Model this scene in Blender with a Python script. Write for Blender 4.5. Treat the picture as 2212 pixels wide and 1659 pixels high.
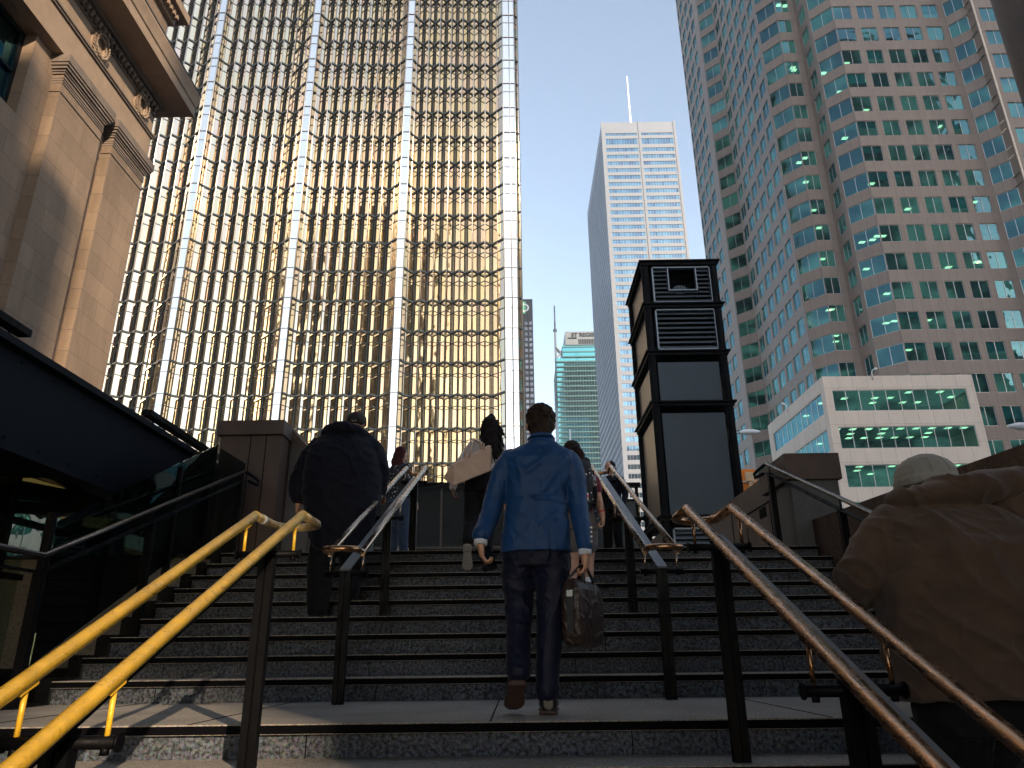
import bpy, bmesh, math, random
from mathutils import Vector, Matrix, noise
random.seed(7)
for o in list(bpy.data.objects): bpy.data.objects.remove(o)
SC = bpy.context.scene
COL = SC.collection
R = math.radians
# ------------------------------------------------------------------ camera
EYE = Vector((0.0, 0.0, 0.30))
CAMROT = Matrix.Rotation(R(0.3), 3, 'Z') @ Matrix.Rotation(math.pi/2+R(20.17), 3, 'X') @ Matrix.Rotation(R(-0.7), 3, 'Z')
cd = bpy.data.cameras.new('camera'); cam = bpy.data.objects.new('camera', cd); COL.objects.link(cam)
cam.matrix_world = Matrix.Translation(EYE) @ CAMROT.to_4x4()
cd.sensor_width = 36.0; cd.lens = 36.0*1580.0/2212.0
cd.clip_start = 0.05; cd.clip_end = 6000
SC.camera = cam
# ------------------------------------------------------------------ sky and sun
SUN_EL, SUN_AZ = 19.0, 30.0            # azimuth: degrees to the right of straight behind the camera
sdir = Vector((math.sin(R(SUN_AZ))*math.cos(R(SUN_EL)), -math.cos(R(SUN_AZ))*math.cos(R(SUN_EL)), math.sin(R(SUN_EL))))
W = bpy.data.worlds.new('World'); SC.world = W; W.use_nodes = True
nt = W.node_tree; nt.nodes.clear()
sky = nt.nodes.new('ShaderNodeTexSky'); sky.sky_type = 'NISHITA'; sky.sun_disc = False
sky.sun_elevation = R(SUN_EL); sky.sun_rotation = math.atan2(sdir.x, sdir.y)
sky.air_density = 0.95; sky.dust_density = 0.5; sky.ozone_density = 0.6; sky.altitude = 80
bg = nt.nodes.new('ShaderNodeBackground'); bg.inputs['Strength'].default_value = 0.145
wo = nt.nodes.new('ShaderNodeOutputWorld')
wb = nt.nodes.new('ShaderNodeHueSaturation'); wb.inputs['Saturation'].default_value = 0.80      # camera white balance
tn = nt.nodes.new('ShaderNodeMix'); tn.data_type = 'RGBA'; tn.blend_type = 'MULTIPLY'; tn.inputs[0].default_value = 1.0; tn.inputs[7].default_value = (1.0, 0.985, 0.94, 1)
nt.links.new(sky.outputs[0], wb.inputs['Color']); nt.links.new(wb.outputs[0], tn.inputs[6])
nt.links.new(tn.outputs[2], bg.inputs[0]); nt.links.new(bg.outputs[0], wo.inputs[0])
sl = bpy.data.lights.new('sun', 'SUN'); sl.energy = 3.4; sl.angle = R(0.5); sl.color = (1.0, 0.80, 0.56)
so = bpy.data.objects.new('sun', sl); COL.objects.link(so); so.rotation_euler = sdir.to_track_quat('Z', 'Y').to_euler(); so.location = (60, -60, 60)
SC.view_settings.view_transform = 'Standard'; SC.view_settings.look = 'None'
SC.view_settings.gamma = 1.0; SC.view_settings.exposure = 1.5
SC.render.engine = 'CYCLES'
try:
    SC.cycles.max_bounces = 10; SC.cycles.glossy_bounces = 7; SC.cycles.transparent_max_bounces = 12
    SC.cycles.diffuse_bounces = 3; SC.cycles.sample_clamp_indirect = 6; SC.cycles.caustics_reflective = True
    SC.cycles.blur_glossy = 0.2
except Exception: pass
# ------------------------------------------------------------------ object helpers
def tag(o, label=None, cat=None, group=None, kind=None):
    if label: o['label'] = label
    if cat: o['category'] = cat
    if group: o['group'] = group
    if kind: o['kind'] = kind
    return o
def empty(name, loc, label, cat, group=None):
    o = bpy.data.objects.new(name, None); o.location = loc; o.empty_display_size = 0.3
    COL.objects.link(o); return tag(o, label, cat, group)
def V3(*a): return Vector(a)
class MB:
    """collects faces with material slots and metre UVs, links as one mesh object"""
    def __init__(s): s.v = []; s.f = []; s.m = []; s.uv = []; s.sm = []
    def face(s, pts, mi=0, uv=None, smooth=False):
        n = len(s.v); s.v += [tuple(p) for p in pts]; s.f.append(tuple(range(n, n+len(pts)))); s.m.append(mi); s.sm.append(smooth)
        s.uv.append(uv if uv else [(p[0]+p[1]*0.37, p[2]) for p in pts])
    def box(s, a, b, mi=0, skip=''):
        x0, y0, z0 = a; x1, y1, z1 = b
        F = {'-z': [(x0,y0,z0),(x0,y1,z0),(x1,y1,z0),(x1,y0,z0)], '+z': [(x0,y0,z1),(x1,y0,z1),(x1,y1,z1),(x0,y1,z1)],
             '-y': [(x0,y0,z0),(x1,y0,z0),(x1,y0,z1),(x0,y0,z1)], '+y': [(x1,y1,z0),(x0,y1,z0),(x0,y1,z1),(x1,y1,z1)],
             '-x': [(x0,y1,z0),(x0,y0,z0),(x0,y0,z1),(x0,y1,z1)], '+x': [(x1,y0,z0),(x1,y1,z0),(x1,y1,z1),(x1,y0,z1)]}
        for k, q in F.items():
            if k in skip: continue
            if k[1] == 'z': uv = [(p[0], p[1]) for p in q]
            elif k[1] == 'y': uv = [(p[0], p[2]) for p in q]
            else: uv = [(p[1], p[2]) for p in q]
            s.face(q, mi, uv)
    def obox(s, c, ax, ay, az, mi=0):
        """oriented box: centre, three half-axis vectors"""
        c = Vector(c); ax = Vector(ax); ay = Vector(ay); az = Vector(az)
        P = lambda i, j, k: c+ax*i+ay*j+az*k
        for q in ([P(-1,-1,-1),P(-1,1,-1),P(1,1,-1),P(1,-1,-1)], [P(-1,-1,1),P(1,-1,1),P(1,1,1),P(-1,1,1)],
                  [P(-1,-1,-1),P(1,-1,-1),P(1,-1,1),P(-1,-1,1)], [P(1,1,-1),P(-1,1,-1),P(-1,1,1),P(1,1,1)],
                  [P(-1,1,-1),P(-1,-1,-1),P(-1,-1,1),P(-1,1,1)], [P(1,-1,-1),P(1,1,-1),P(1,1,1),P(1,-1,1)]):
            s.face(q, mi)
    def tube(s, pts, r, mi=0, n=12, cap=True, closed=False):
        pts = [Vector(p) for p in pts]; rr = r if isinstance(r, (list, tuple)) else [r]*len(pts)
        T = []
        for i in range(len(pts)):
            a = pts[i-1] if i > 0 or closed else pts[i]; b = pts[(i+1) % len(pts)] if i < len(pts)-1 or closed else pts[i]
            T.append((b-a).normalized())
        up = Vector((0,0,1)) if abs(T[0].z) < 0.9 else Vector((0,1,0))
        u = T[0].cross(up).normalized(); rings = []
        for i, p in enumerate(pts):
            u = (u - T[i]*u.dot(T[i])).normalized(); w = T[i].cross(u)
            rings.append([p+(u*math.cos(2*math.pi*k/n)+w*math.sin(2*math.pi*k/n))*rr[i] for k in range(n)])
        base = len(s.v)
        for ring in rings: s.v += [tuple(q) for q in ring]
        L = len(pts)
        for i in range(L if closed else L-1):
            j = (i+1) % L
            for k in range(n):
                k2 = (k+1) % n
                s.f.append((base+i*n+k, base+i*n+k2, base+j*n+k2, base+j*n+k)); s.m.append(mi); s.sm.append(True)
                s.uv.append([(k/n, i*.1), ((k+1)/n, i*.1), ((k+1)/n, i*.1+.1), (k/n, i*.1+.1)])
        if cap and not closed:
            for ring, rev in ((0, True), (L-1, False)):
                q = [base+ring*n+k for k in range(n)]
                if not rev: q = q[::-1]
                s.f.append(tuple(q[::-1])); s.m.append(mi); s.sm.append(False); s.uv.append([(0,0)]*n)
    def build(s, name, mats, parent=None, label=None, kind=None, bevel=0):
        me = bpy.data.meshes.new(name); me.from_pydata(s.v, [], s.f)
        for m in (mats if isinstance(mats, (list, tuple)) else [mats]): me.materials.append(m)
        me.polygons.foreach_set('material_index', s.m); me.polygons.foreach_set('use_smooth', s.sm)
        uvl = me.uv_layers.new(name='UVMap'); flat = []
        for q in s.uv:
            for a in q: flat += [a[0], a[1]]
        uvl.data.foreach_set('uv', flat)
        me.update()
        o = bpy.data.objects.new(name, me); COL.objects.link(o)
        if parent is not None:
            o.parent = parent
            o.matrix_parent_inverse = Matrix.Translation(parent_loc(parent)).inverted()
        if label: o['label'] = label
        if kind: o['kind'] = kind
        if bevel:
            b = o.modifiers.new('bevel', 'BEVEL'); b.width = bevel; b.segments = 2; b.limit_method = 'ANGLE'
        return o
def parent_loc(p):
    return Vector(p.location) if p.type == 'EMPTY' else Vector((0,0,0))
# ------------------------------------------------------------------ materials
def newmat(name):
    m = bpy.data.materials.new(name); m.use_nodes = True; n = m.node_tree
    return m, n, n.nodes['Principled BSDF']
def N(nt, t, **kw):
    x = nt.nodes.new(t)
    for k, v in kw.items():
        if k in x.inputs: x.inputs[k].default_value = v
        else: setattr(x, k, v)
    return x
def mapped(n, scale, coord='Object', stretch=(1,1,1)):
    tc = N(n, 'ShaderNodeTexCoord'); mp = N(n, 'ShaderNodeMapping')
    mp.inputs['Scale'].default_value = (scale*stretch[0], scale*stretch[1], scale*stretch[2])
    n.links.new(tc.outputs[coord], mp.inputs[0]); return mp.outputs[0]
def ramp(n, src, stops):
    r = N(n, 'ShaderNodeValToRGB'); e = r.color_ramp.elements
    e[0].position = stops[0][0]; e[0].color = (*stops[0][1], 1); e[1].position = stops[-1][0]; e[1].color = (*stops[-1][1], 1)
    for p, c in stops[1:-1]:
        q = e.new(p); q.color = (*c, 1)
    n.links.new(src, r.inputs[0]); return r.outputs[0]
def mixc(n, fac, a, b, mode='MIX'):
    x = n.nodes.new('ShaderNodeMix'); x.data_type = 'RGBA'; x.blend_type = mode
    for s, v in ((0, fac), (6, a), (7, b)):
        if hasattr(v, 'is_linked') or isinstance(v, bpy.types.NodeSocket): n.links.new(v, x.inputs[s])
        else: x.inputs[s].default_value = v if not isinstance(v, tuple) else (*v, 1)
    return x.outputs[2]
def bump(n, bs, src, strength, dist=0.01):
    b = N(n, 'ShaderNodeBump'); b.inputs['Strength'].default_value = strength; b.inputs['Distance'].default_value = dist
    n.links.new(src, b.inputs['Height']); n.links.new(b.outputs[0], bs.inputs['Normal']); return b
def plain(name, col, rough=0.6, metal=0.0, var=0.12, vs=6.0, bs_=0.0, bscale=40.0, coat=0.0, spec=0.5):
    m, n, b = newmat(name)
    co = mapped(n, vs); t = N(n, 'ShaderNodeTexNoise', Scale=1.0, Detail=6.0, Roughness=0.65); n.links.new(co, t.inputs['Vector'])
    lo = tuple(c*(1-var) for c in col); hi = tuple(min(1, c*(1+var)) for c in col)
    n.links.new(ramp(n, t.outputs[0], [(0.3, lo), (0.7, hi)]), b.inputs['Base Color'])
    b.inputs['Roughness'].default_value = rough; b.inputs['Metallic'].default_value = metal; b.inputs['Specular IOR Level'].default_value = spec
    if coat: b.inputs['Coat Weight'].default_value = coat
    if bs_:
        t2 = N(n, 'ShaderNodeTexNoise', Scale=1.0, Detail=4.0); n.links.new(mapped(n, bscale), t2.inputs['Vector']); bump(n, b, t2.outputs[0], bs_)
    return m
def wear(m, lo, hi, scale=40, stretch=(1,.12,1), spots=None):
    n = m.node_tree; b = n.nodes['Principled BSDF']; t = N(n, 'ShaderNodeTexNoise', Scale=1.0, Detail=6.0, Roughness=.7); n.links.new(mapped(n, scale, stretch=stretch), t.inputs['Vector'])
    r = N(n, 'ShaderNodeMapRange'); r.inputs[1].default_value = .35; r.inputs[2].default_value = .65; r.inputs[3].default_value = lo; r.inputs[4].default_value = hi
    n.links.new(t.outputs[0], r.inputs[0]); n.links.new(r.outputs[0], b.inputs['Roughness'])
    if spots:      # chipped and rubbed patches
        t2 = N(n, 'ShaderNodeTexNoise', Scale=1.0, Detail=7.0, Roughness=.75); n.links.new(mapped(n, 22, stretch=(1,.5,1)), t2.inputs['Vector'])
        old = b.inputs['Base Color'].links[0].from_socket; f = ramp(n, t2.outputs[0], [(.60,(0,0,0)),(.66,(1,1,1))]); n.links.new(mixc(n, f, old, spots), b.inputs['Base Color'])
def granite(name, dark, light, scale=220.0, rough=0.75, stain=0.35, fleck=None):
    m, n, b = newmat(name)
    co = mapped(n, scale); v = N(n, 'ShaderNodeTexVoronoi', Scale=1.0); n.links.new(co, v.inputs['Vector'])
    t = N(n, 'ShaderNodeTexNoise', Scale=0.55, Detail=5.0, Roughness=0.7); n.links.new(co, t.inputs['Vector'])
    sp = ramp(n, t.outputs[0], [(0.40, dark), (0.5, tuple((a+c)/2 for a, c in zip(dark, light))), (0.60, light)])
    sp2 = mixc(n, 0.35, sp, mixc(n, 1.0, sp, v.outputs['Color'], 'MULTIPLY'))
    big = N(n, 'ShaderNodeTexNoise', Scale=1.0, Detail=4.0, Roughness=0.6); n.links.new(mapped(n, 1.7, stretch=(1,1,.6)), big.inputs['Vector'])
    st = ramp(n, big.outputs[0], [(0.3, (1-stain,)*3), (0.65, (1,1,1))])
    n.links.new(mixc(n, 1.0, sp2, st, 'MULTIPLY'), b.inputs['Base Color'])
    b.inputs['Roughness'].default_value = rough
    bump(n, b, t.outputs[0], 0.25, 0.004)
    return m
def paneled(name, col, bw, bh, mortar=0.02, jointcol=0.55, rough=0.7, speck=90.0, var=0.10, streak=0.18, tone=0.06, offset=0.0):
    """stone panels with thin joints, from the metre UVs"""
    m, n, b = newmat(name)
    tc = N(n, 'ShaderNodeTexCoord')
    br = N(n, 'ShaderNodeTexBrick'); br.offset = offset; br.squash = 1.0
    for k, v in (('Scale', 1.0), ('Mortar Size', mortar), ('Mortar Smooth', 0.1), ('Bias', 0.0), ('Brick Width', bw), ('Row Height', bh)): br.inputs[k].default_value = v
    br.inputs['Color1'].default_value = (*[c*(1-tone) for c in col], 1); br.inputs['Color2'].default_value = (*[min(1, c*(1+tone)) for c in col], 1)
    br.inputs['Mortar'].default_value = (*[c*jointcol for c in col], 1)
    n.links.new(tc.outputs['UV'], br.inputs['Vector'])
    t = N(n, 'ShaderNodeTexNoise', Scale=1.0, Detail=5.0, Roughness=0.7); n.links.new(mapped(n, speck), t.inputs['Vector'])
    s1 = ramp(n, t.outputs[0], [(0.35, (1-var,)*3), (0.65, (1+var*.4,)*3)])
    t2 = N(n, 'ShaderNodeTexNoise', Scale=1.0, Detail=5.0, Roughness=0.65); n.links.new(mapped(n, 0.9, stretch=(1,1,.25)), t2.inputs['Vector'])
    s2 = ramp(n, t2.outputs[0], [(0.3, (1-streak,)*3), (0.65, (1,1,1))])
    c1 = mixc(n, 1.0, br.outputs[0], s1, 'MULTIPLY'); c2 = mixc(n, 1.0, c1, s2, 'MULTIPLY')
    n.links.new(c2, b.inputs['Base Color']); b.inputs['Roughness'].default_value = rough
    return m
def glass(name, trans, refl, base=0.18, rough=0.015, wav=0.25, wscale=0.45, tintvar=0.15):
    """tinted window glass: part mirror (more at grazing angles), part clear to what is inside"""
    m, n, b = newmat(name); n.nodes.remove(b); out = n.nodes['Material Output']
    geo = N(n, 'ShaderNodeNewGeometry')
    tr = N(n, 'ShaderNodeBsdfTransparent'); gl = N(n, 'ShaderNodeBsdfGlossy'); gl.inputs['Roughness'].default_value = rough
    lo = tuple(c*(1-tintvar) for c in trans); hi = tuple(min(1, c*(1+tintvar)) for c in trans)
    n.links.new(ramp(n, geo.outputs['Random Per Island'], [(0.0, lo), (1.0, hi)]), tr.inputs[0])
    gl.inputs[0].default_value = (*refl, 1)
    fr = N(n, 'ShaderNodeFresnel'); fr.inputs['IOR'].default_value = 1.5
    mr = N(n, 'ShaderNodeMapRange'); mr.inputs[3].default_value = base; mr.inputs[4].default_value = 0.62
    n.links.new(fr.outputs[0], mr.inputs[0]); mx = N(n, 'ShaderNodeMixShader'); n.links.new(mr.outputs[0], mx.inputs[0])
    n.links.new(tr.outputs[0], mx.inputs[1]); n.links.new(gl.outputs[0], mx.inputs[2]); n.links.new(mx.outputs[0], out.inputs[0])
    if wav:
        t = N(n, 'ShaderNodeTexNoise', Scale=1.0, Detail=1.5); n.links.new(mapped(n, wscale), t.inputs['Vector'])
        bp = N(n, 'ShaderNodeBump'); bp.inputs['Strength'].default_value = wav; bp.inputs['Distance'].default_value = 0.12
        n.links.new(t.outputs[0], bp.inputs['Height']); n.links.new(bp.outputs[0], gl.inputs['Normal'])
    return m
def mirror(name, cols, rough=0.03, wav=0.2, wscale=0.35, dark=None):
    m, n, b = newmat(name)
    geo = N(n, 'ShaderNodeNewGeometry')
    k = len(cols); c = ramp(n, geo.outputs['Random Per Island'], [(i/(k-1), cc) for i, cc in enumerate(cols)])
    n.links.new(c, b.inputs['Base Color']); b.inputs['Metallic'].default_value = 1.0; b.inputs['Roughness'].default_value = rough
    t = N(n, 'ShaderNodeTexNoise', Scale=1.0, Detail=1.5); n.links.new(mapped(n, wscale), t.inputs['Vector'])
    bump(n, b, t.outputs[0], wav, 0.1)
    return m
def emit(name, col, st):
    m, n, b = newmat(name); b.inputs['Base Color'].default_value = (*col, 1)
    b.inputs['Emission Color'].default_value = (*col, 1); b.inputs['Emission Strength'].default_value = st; return m
M = {}
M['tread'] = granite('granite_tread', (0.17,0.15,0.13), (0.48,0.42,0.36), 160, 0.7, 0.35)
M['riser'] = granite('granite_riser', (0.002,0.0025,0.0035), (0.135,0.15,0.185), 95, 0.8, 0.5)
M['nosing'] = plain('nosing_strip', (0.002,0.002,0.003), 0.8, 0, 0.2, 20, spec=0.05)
M['pave'] = granite('granite_paving', (0.10,0.10,0.10), (0.22,0.21,0.20), 120, 0.8)
M['asphalt'] = plain('asphalt', (0.05,0.05,0.052), 0.9, 0, 0.25, 12, 0.3, 120)
M['brown'] = granite('brown_granite', (0.045,0.026,0.02), (0.14,0.085,0.066), 260, 0.62, 0.55)
M['browngrey'] = granite('grey_brown_granite', (0.05,0.05,0.055), (0.13,0.125,0.13), 240, 0.6, 0.5)
M['rust'] = granite('rusty_stone', (0.035,0.016,0.010), (0.12,0.06,0.04), 60, 0.8, 0.6)
M['blackmetal'] = plain('black_painted_steel', (0.0018,0.0018,0.0026), 0.45, 0.0, 0.3, 15, spec=0.10)
M['beam'] = plain('dark_blue_steel', (0.0012,0.003,0.008), 0.6, 0.0, 0.3, 3, spec=0.12)
M['limestone'] = paneled('limestone', (0.265,0.185,0.13), 1.45, 0.62, 0.008, 0.55, 0.85, 14, 0.10, 0.40, 0.10, 0.5)
M['limeplain'] = plain('limestone_trim', (0.28,0.20,0.145), 0.85, 0, 0.14, 2.2, 0.3, 60)
M['limedark'] = plain('limestone_weathered', (0.16,0.125,0.105), 0.85, 0, 0.3, 1.5, 0.4, 40)
M['pink'] = paneled('pink_granite', (0.29,0.215,0.175), 1.0, 1.93, 0.018, 0.6, 0.6, 60, 0.16, 0.10, 0.05)
M['pale'] = paneled('pale_granite', (0.76,0.60,0.49), 1.5, 1.93, 0.018, 0.62, 0.6, 60, 0.10, 0.10, 0.03)
M['white'] = paneled('white_marble', (0.15,0.17,0.215), 1.9, 2.3, 0.03, 0.85, 0.5, 30, 0.03, 0.06, 0.03)
M['alu'] = plain('aluminium', (0.55,0.53,0.51), 0.35, 0.8, 0.08, 4)
M['aludark'] = plain('dark_bronze_aluminium', (0.010,0.014,0.018), 0.35, 0.6, 0.15, 4)
M['steelblue'] = plain('grey_blue_metal', (0.030,0.043,0.055), 0.45, 0.2, 0.15, 2)
M['silver'] = plain('bright_metal_fin', (0.62,0.57,0.52), 0.30, 1.0, 0.05, 3)
M['gold'] = mirror('gold_mirror_glass', [(0.84,0.68,0.46),(0.90,0.75,0.52),(0.88,0.68,0.52),(0.93,0.79,0.58),(0.88,0.72,0.47),(0.92,0.71,0.55)], 0.03, 0.13, 0.5)
M['paleglass'] = mirror('pale_silver_pier_glass', [(0.97,0.90,0.82),(0.99,0.95,0.88),(0.96,0.91,0.86)], 0.10, 0.10, 0.4)  # flat band panes: bright sky reflection put into the mirror colour
M['teal'] = glass('teal_window_glass', (0.12,0.46,0.47), (0.24,0.50,0.62), 0.16, 0.02, 0.22, 0.5)
M['tealdark'] = mirror('teal_curtain_glass', [(0.10,0.36,0.36),(0.16,0.50,0.48),(0.12,0.42,0.42)], 0.06, 0.12, 0.1)
M['fcpglass'] = mirror('blue_grey_window_glass', [(0.12,0.24,0.32),(0.20,0.36,0.45),(0.16,0.30,0.38),(0.09,0.17,0.26)], 0.05, 0.25, 0.2)
M['sideglass'] = mirror('pale_blue_side_glass', [(0.50,0.62,0.72),(0.60,0.72,0.80),(0.44,0.56,0.66)], 0.08, 0.2, 0.1)  # paler copy of the window glass, sky reflection put into its colour
M['darkglass'] = mirror('dark_bronze_glass', [(0.10,0.09,0.09),(0.24,0.22,0.22),(0.14,0.13,0.14)], 0.05, 0.2, 0.3)
M['interior'] = plain('office_interior', (0.30,0.30,0.27), 0.9, 0, 0.4, 0.7)
M['ceil'] = plain('office_ceiling', (0.45,0.45,0.42), 0.9)
for k in ('interior', 'ceil'):         # office light put into walls and ceilings as a faint glow
    bb = M[k].node_tree.nodes['Principled BSDF']; bb.inputs['Emission Color'].default_value = (1.0, 0.9, 0.72, 1); nn_ = M[k].node_tree; tt = N(nn_, 'ShaderNodeTexNoise', Scale=1.0, Detail=1.0); nn_.links.new(mapped(nn_, .22), tt.inputs['Vector'])
    q_ = N(nn_, 'ShaderNodeMapRange'); q_.inputs[1].default_value = .42; q_.inputs[2].default_value = .62; q_.inputs[3].default_value = 0.0; q_.inputs[4].default_value = .07
    nn_.links.new(tt.outputs[0], q_.inputs[0]); nn_.links.new(q_.outputs[0], bb.inputs['Emission Strength'])
M['lamp'] = emit('office_ceiling_lamp', (1.0,0.68,0.40), 1.5)
M['warm'] = emit('warm_lit_ceiling', (1.0,0.66,0.22), 0.16)
M['white_paint'] = plain('white_paint', (0.75,0.75,0.75), 0.5)
M['green'] = plain('green_sign', (0.12,0.42,0.24), 0.5, 0, 0.05)
# ================================================================== facades
def facade(wall, wins, p0, p1, zt, zb, rows, cols, rev=0.16, wmi=0, frame=0.06):
    """wall between plan points p0 and p1 (outside on the right hand when walking p0->p1 reversed: normal = left-rotated),
    rows = (sill z, head z), cols = (u0, u1, number of panes); openings are cut, reveals modelled, windows collected"""
    a = Vector((p0[0], p0[1], 0)); b = Vector((p1[0], p1[1], 0)); d = (b-a); L = d.length; d.normalize(); n = Vector((d.y, -d.x, 0))
    P = lambda u, z, o=0.0: a+d*u+n*o+Vector((0,0,z))
    def quad(u0, u1, z0, z1):
        if u1-u0 < 1e-4 or z1-z0 < 1e-4: return
        wall.face([P(u0,z0),P(u1,z0),P(u1,z1),P(u0,z1)], wmi, [(u0,z0),(u1,z0),(u1,z1),(u0,z1)])
    rows = sorted([r for r in rows if r[0] < zt and r[1] > zb]); z = zb
    for (s, h) in rows:
        quad(0, L, z, s); u = 0.0
        for (c0, c1, k) in cols:
            quad(u, c0, s, h); u = c1
            for q in ([P(c0,s),P(c1,s),P(c1,s,-rev),P(c0,s,-rev)], [P(c0,h,-rev),P(c1,h,-rev),P(c1,h),P(c0,h)],
                      [P(c0,s,-rev),P(c0,h,-rev),P(c0,h),P(c0,s)], [P(c1,s),P(c1,h),P(c1,h,-rev),P(c1,s,-rev)]):
                wall.face(q, wmi, [(0.3,0.3)]*4)
            wins.append((P(c0,s,-rev+.03), d.copy(), n.copy(), c1-c0, h-s, k, frame))
        quad(u, L, s, h); z = h
    quad(0, L, z, zt)
def window_into(mb, w, fmi=0, gmi=1):
    o, d, n, wd, ht, k, f = w; Z = Vector((0,0,1))
    def bar(u0, u1, z0, z1, t=0.05):
        c = o+d*((u0+u1)/2)+Z*((z0+z1)/2)+n*(t/2); mb.obox(c, d*((u1-u0)/2), n*(t/2), Z*((z1-z0)/2), fmi)
    bar(0, wd, 0, f); bar(0, wd, ht-f, ht); bar(0, f, f, ht-f); bar(wd-f, wd, f, ht-f)
    for i in range(k):
        u0 = wd*i/k; u1 = wd*(i+1)/k
        if i: bar(u0-f*.45, u0+f*.45, f, ht-f)
        # panes tilt a hair from each other, as real ones do
        e = random.uniform(-.004, .004); g = random.uniform(-.004, .004)
        mb.face([o+d*u0+n*(.01+e), o+d*u1+n*(.01-e), o+d*u1+Z*ht+n*(.01-e+g), o+d*u0+Z*ht+n*(.01+e+g)], gmi)
def emit_windows(wins, parent, mats, name='window', cap=100, keep_frame=True):
    """the windows that show largest become parts of their own; the rest is one stuff part"""
    fx = 1580.0/2212.0
    def score(w):
        c = w[0]+w[1]*(w[3]/2)+Vector((0,0,w[4]/2)); q = CAMROT.transposed() @ (c-EYE)
        if q.z > -1: return 0
        x = q.x/-q.z*fx; y = q.y/-q.z*fx
        if abs(x) > .52 or abs(y) > .39: return 0
        return w[3]*w[4]*abs(w[2].dot((EYE-c).normalized()))/(c-EYE).length**2*(1 if w[2].dot(EYE-c) > 0 else 0)
    wins = sorted(wins, key=score, reverse=True)
    for w in wins[:cap]:
        mb = MB(); window_into(mb, w); mb.build(name, mats, parent)
    if wins[cap:]:
        mb = MB()
        for w in wins[cap:]: window_into(mb, w)
        mb.build(name, mats, parent, kind='stuff')
def poly_cap(mb, pts, z, mi=0, up=True):
    q = [(p[0], p[1], z) for p in pts]
    mb.face(q if up else q[::-1], mi, [(p[0], p[1]) for p in (q if up else q[::-1])])
FH = 3.87
# ------------------------------------------------------------------ stepped pink granite tower on the right
HEADS = [44.613 + FH*i for i in range(-11, 26)]
ROWS = [(h-2.33, h) for h in HEADS]
TOP = 146.0
def pitch_cols(L, w, p, start, k=2): 
    out = []; u = start
    while u+w < L-0.15: out.append((u, u+w, k)); u += p
    return out
tw = empty('office_tower', (48, 90, 1.3), 'tall stepped pinkish brown granite tower with teal windows on the right', 'tower')
wall = MB(); wins = []
plan = [((35.1,118.0),(35.1,105.3)), ((35.1,105.3),(37.2,103.1)), ((37.2,103.1),(37.2,85.3)), ((37.2,85.3),(39.24,82.9)), ((39.24,82.9),(42.0,82.9)),
        ((42.0,82.9),(42.0,79.3)), ((42.0,79.3),(44.24,77.0)), ((44.24,77.0),(59.27,77.0)), ((59.27,77.0),(60.95,75.2)), ((60.95,75.2),(60.95,74.0)), ((60.95,74.0),(76.0,74.0))]
colsets = [[(.2,1.2,1)]+pitch_cols(12.7,2.2,3.0,1.9), [(.08,2.96,2)], pitch_cols(17.8,2.2,2.93,.25), [(.06,3.09,2)], [(.04,1.98,2)],
           [(.75,2.75,2)], [(.08,3.13,2)], [(.04,2.5,2),(3.3,5.45,2),(6.3,8.45,2),(9.25,11.4,2),(12.15,14.3,2)], [(.08,2.38,2)], [], [(.75,2.9,2),(4.0,6.1,2),(7.2,9.3,2),(10.4,12.5,2)]]
for (a, b), cs in zip(plan, colsets): facade(wall, wins, a, b, TOP, 1.3, ROWS, cs)
facade(wall, wins, (76.0,74.0), (76.0,118.0), TOP, 1.3, ROWS, [])
facade(wall, wins, (76.0,118.0), (35.1,118.0), TOP, 1.3, ROWS, [])
outline = [p[0] for p in plan]+[(76.0,74.0),(76.0,118.0)]
poly_cap(wall, outline, TOP)
wall.build('wall', M['pink'], tw)
# pale light-coloured pier at the step of the plan
pm = MB(); pm.box((60.9,73.9,1.3),(61.1,74.02,TOP)); pm.build('corner_pier', M['pale'], tw)
emit_windows(wins, tw, [M['alu'], M['teal']])
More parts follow.
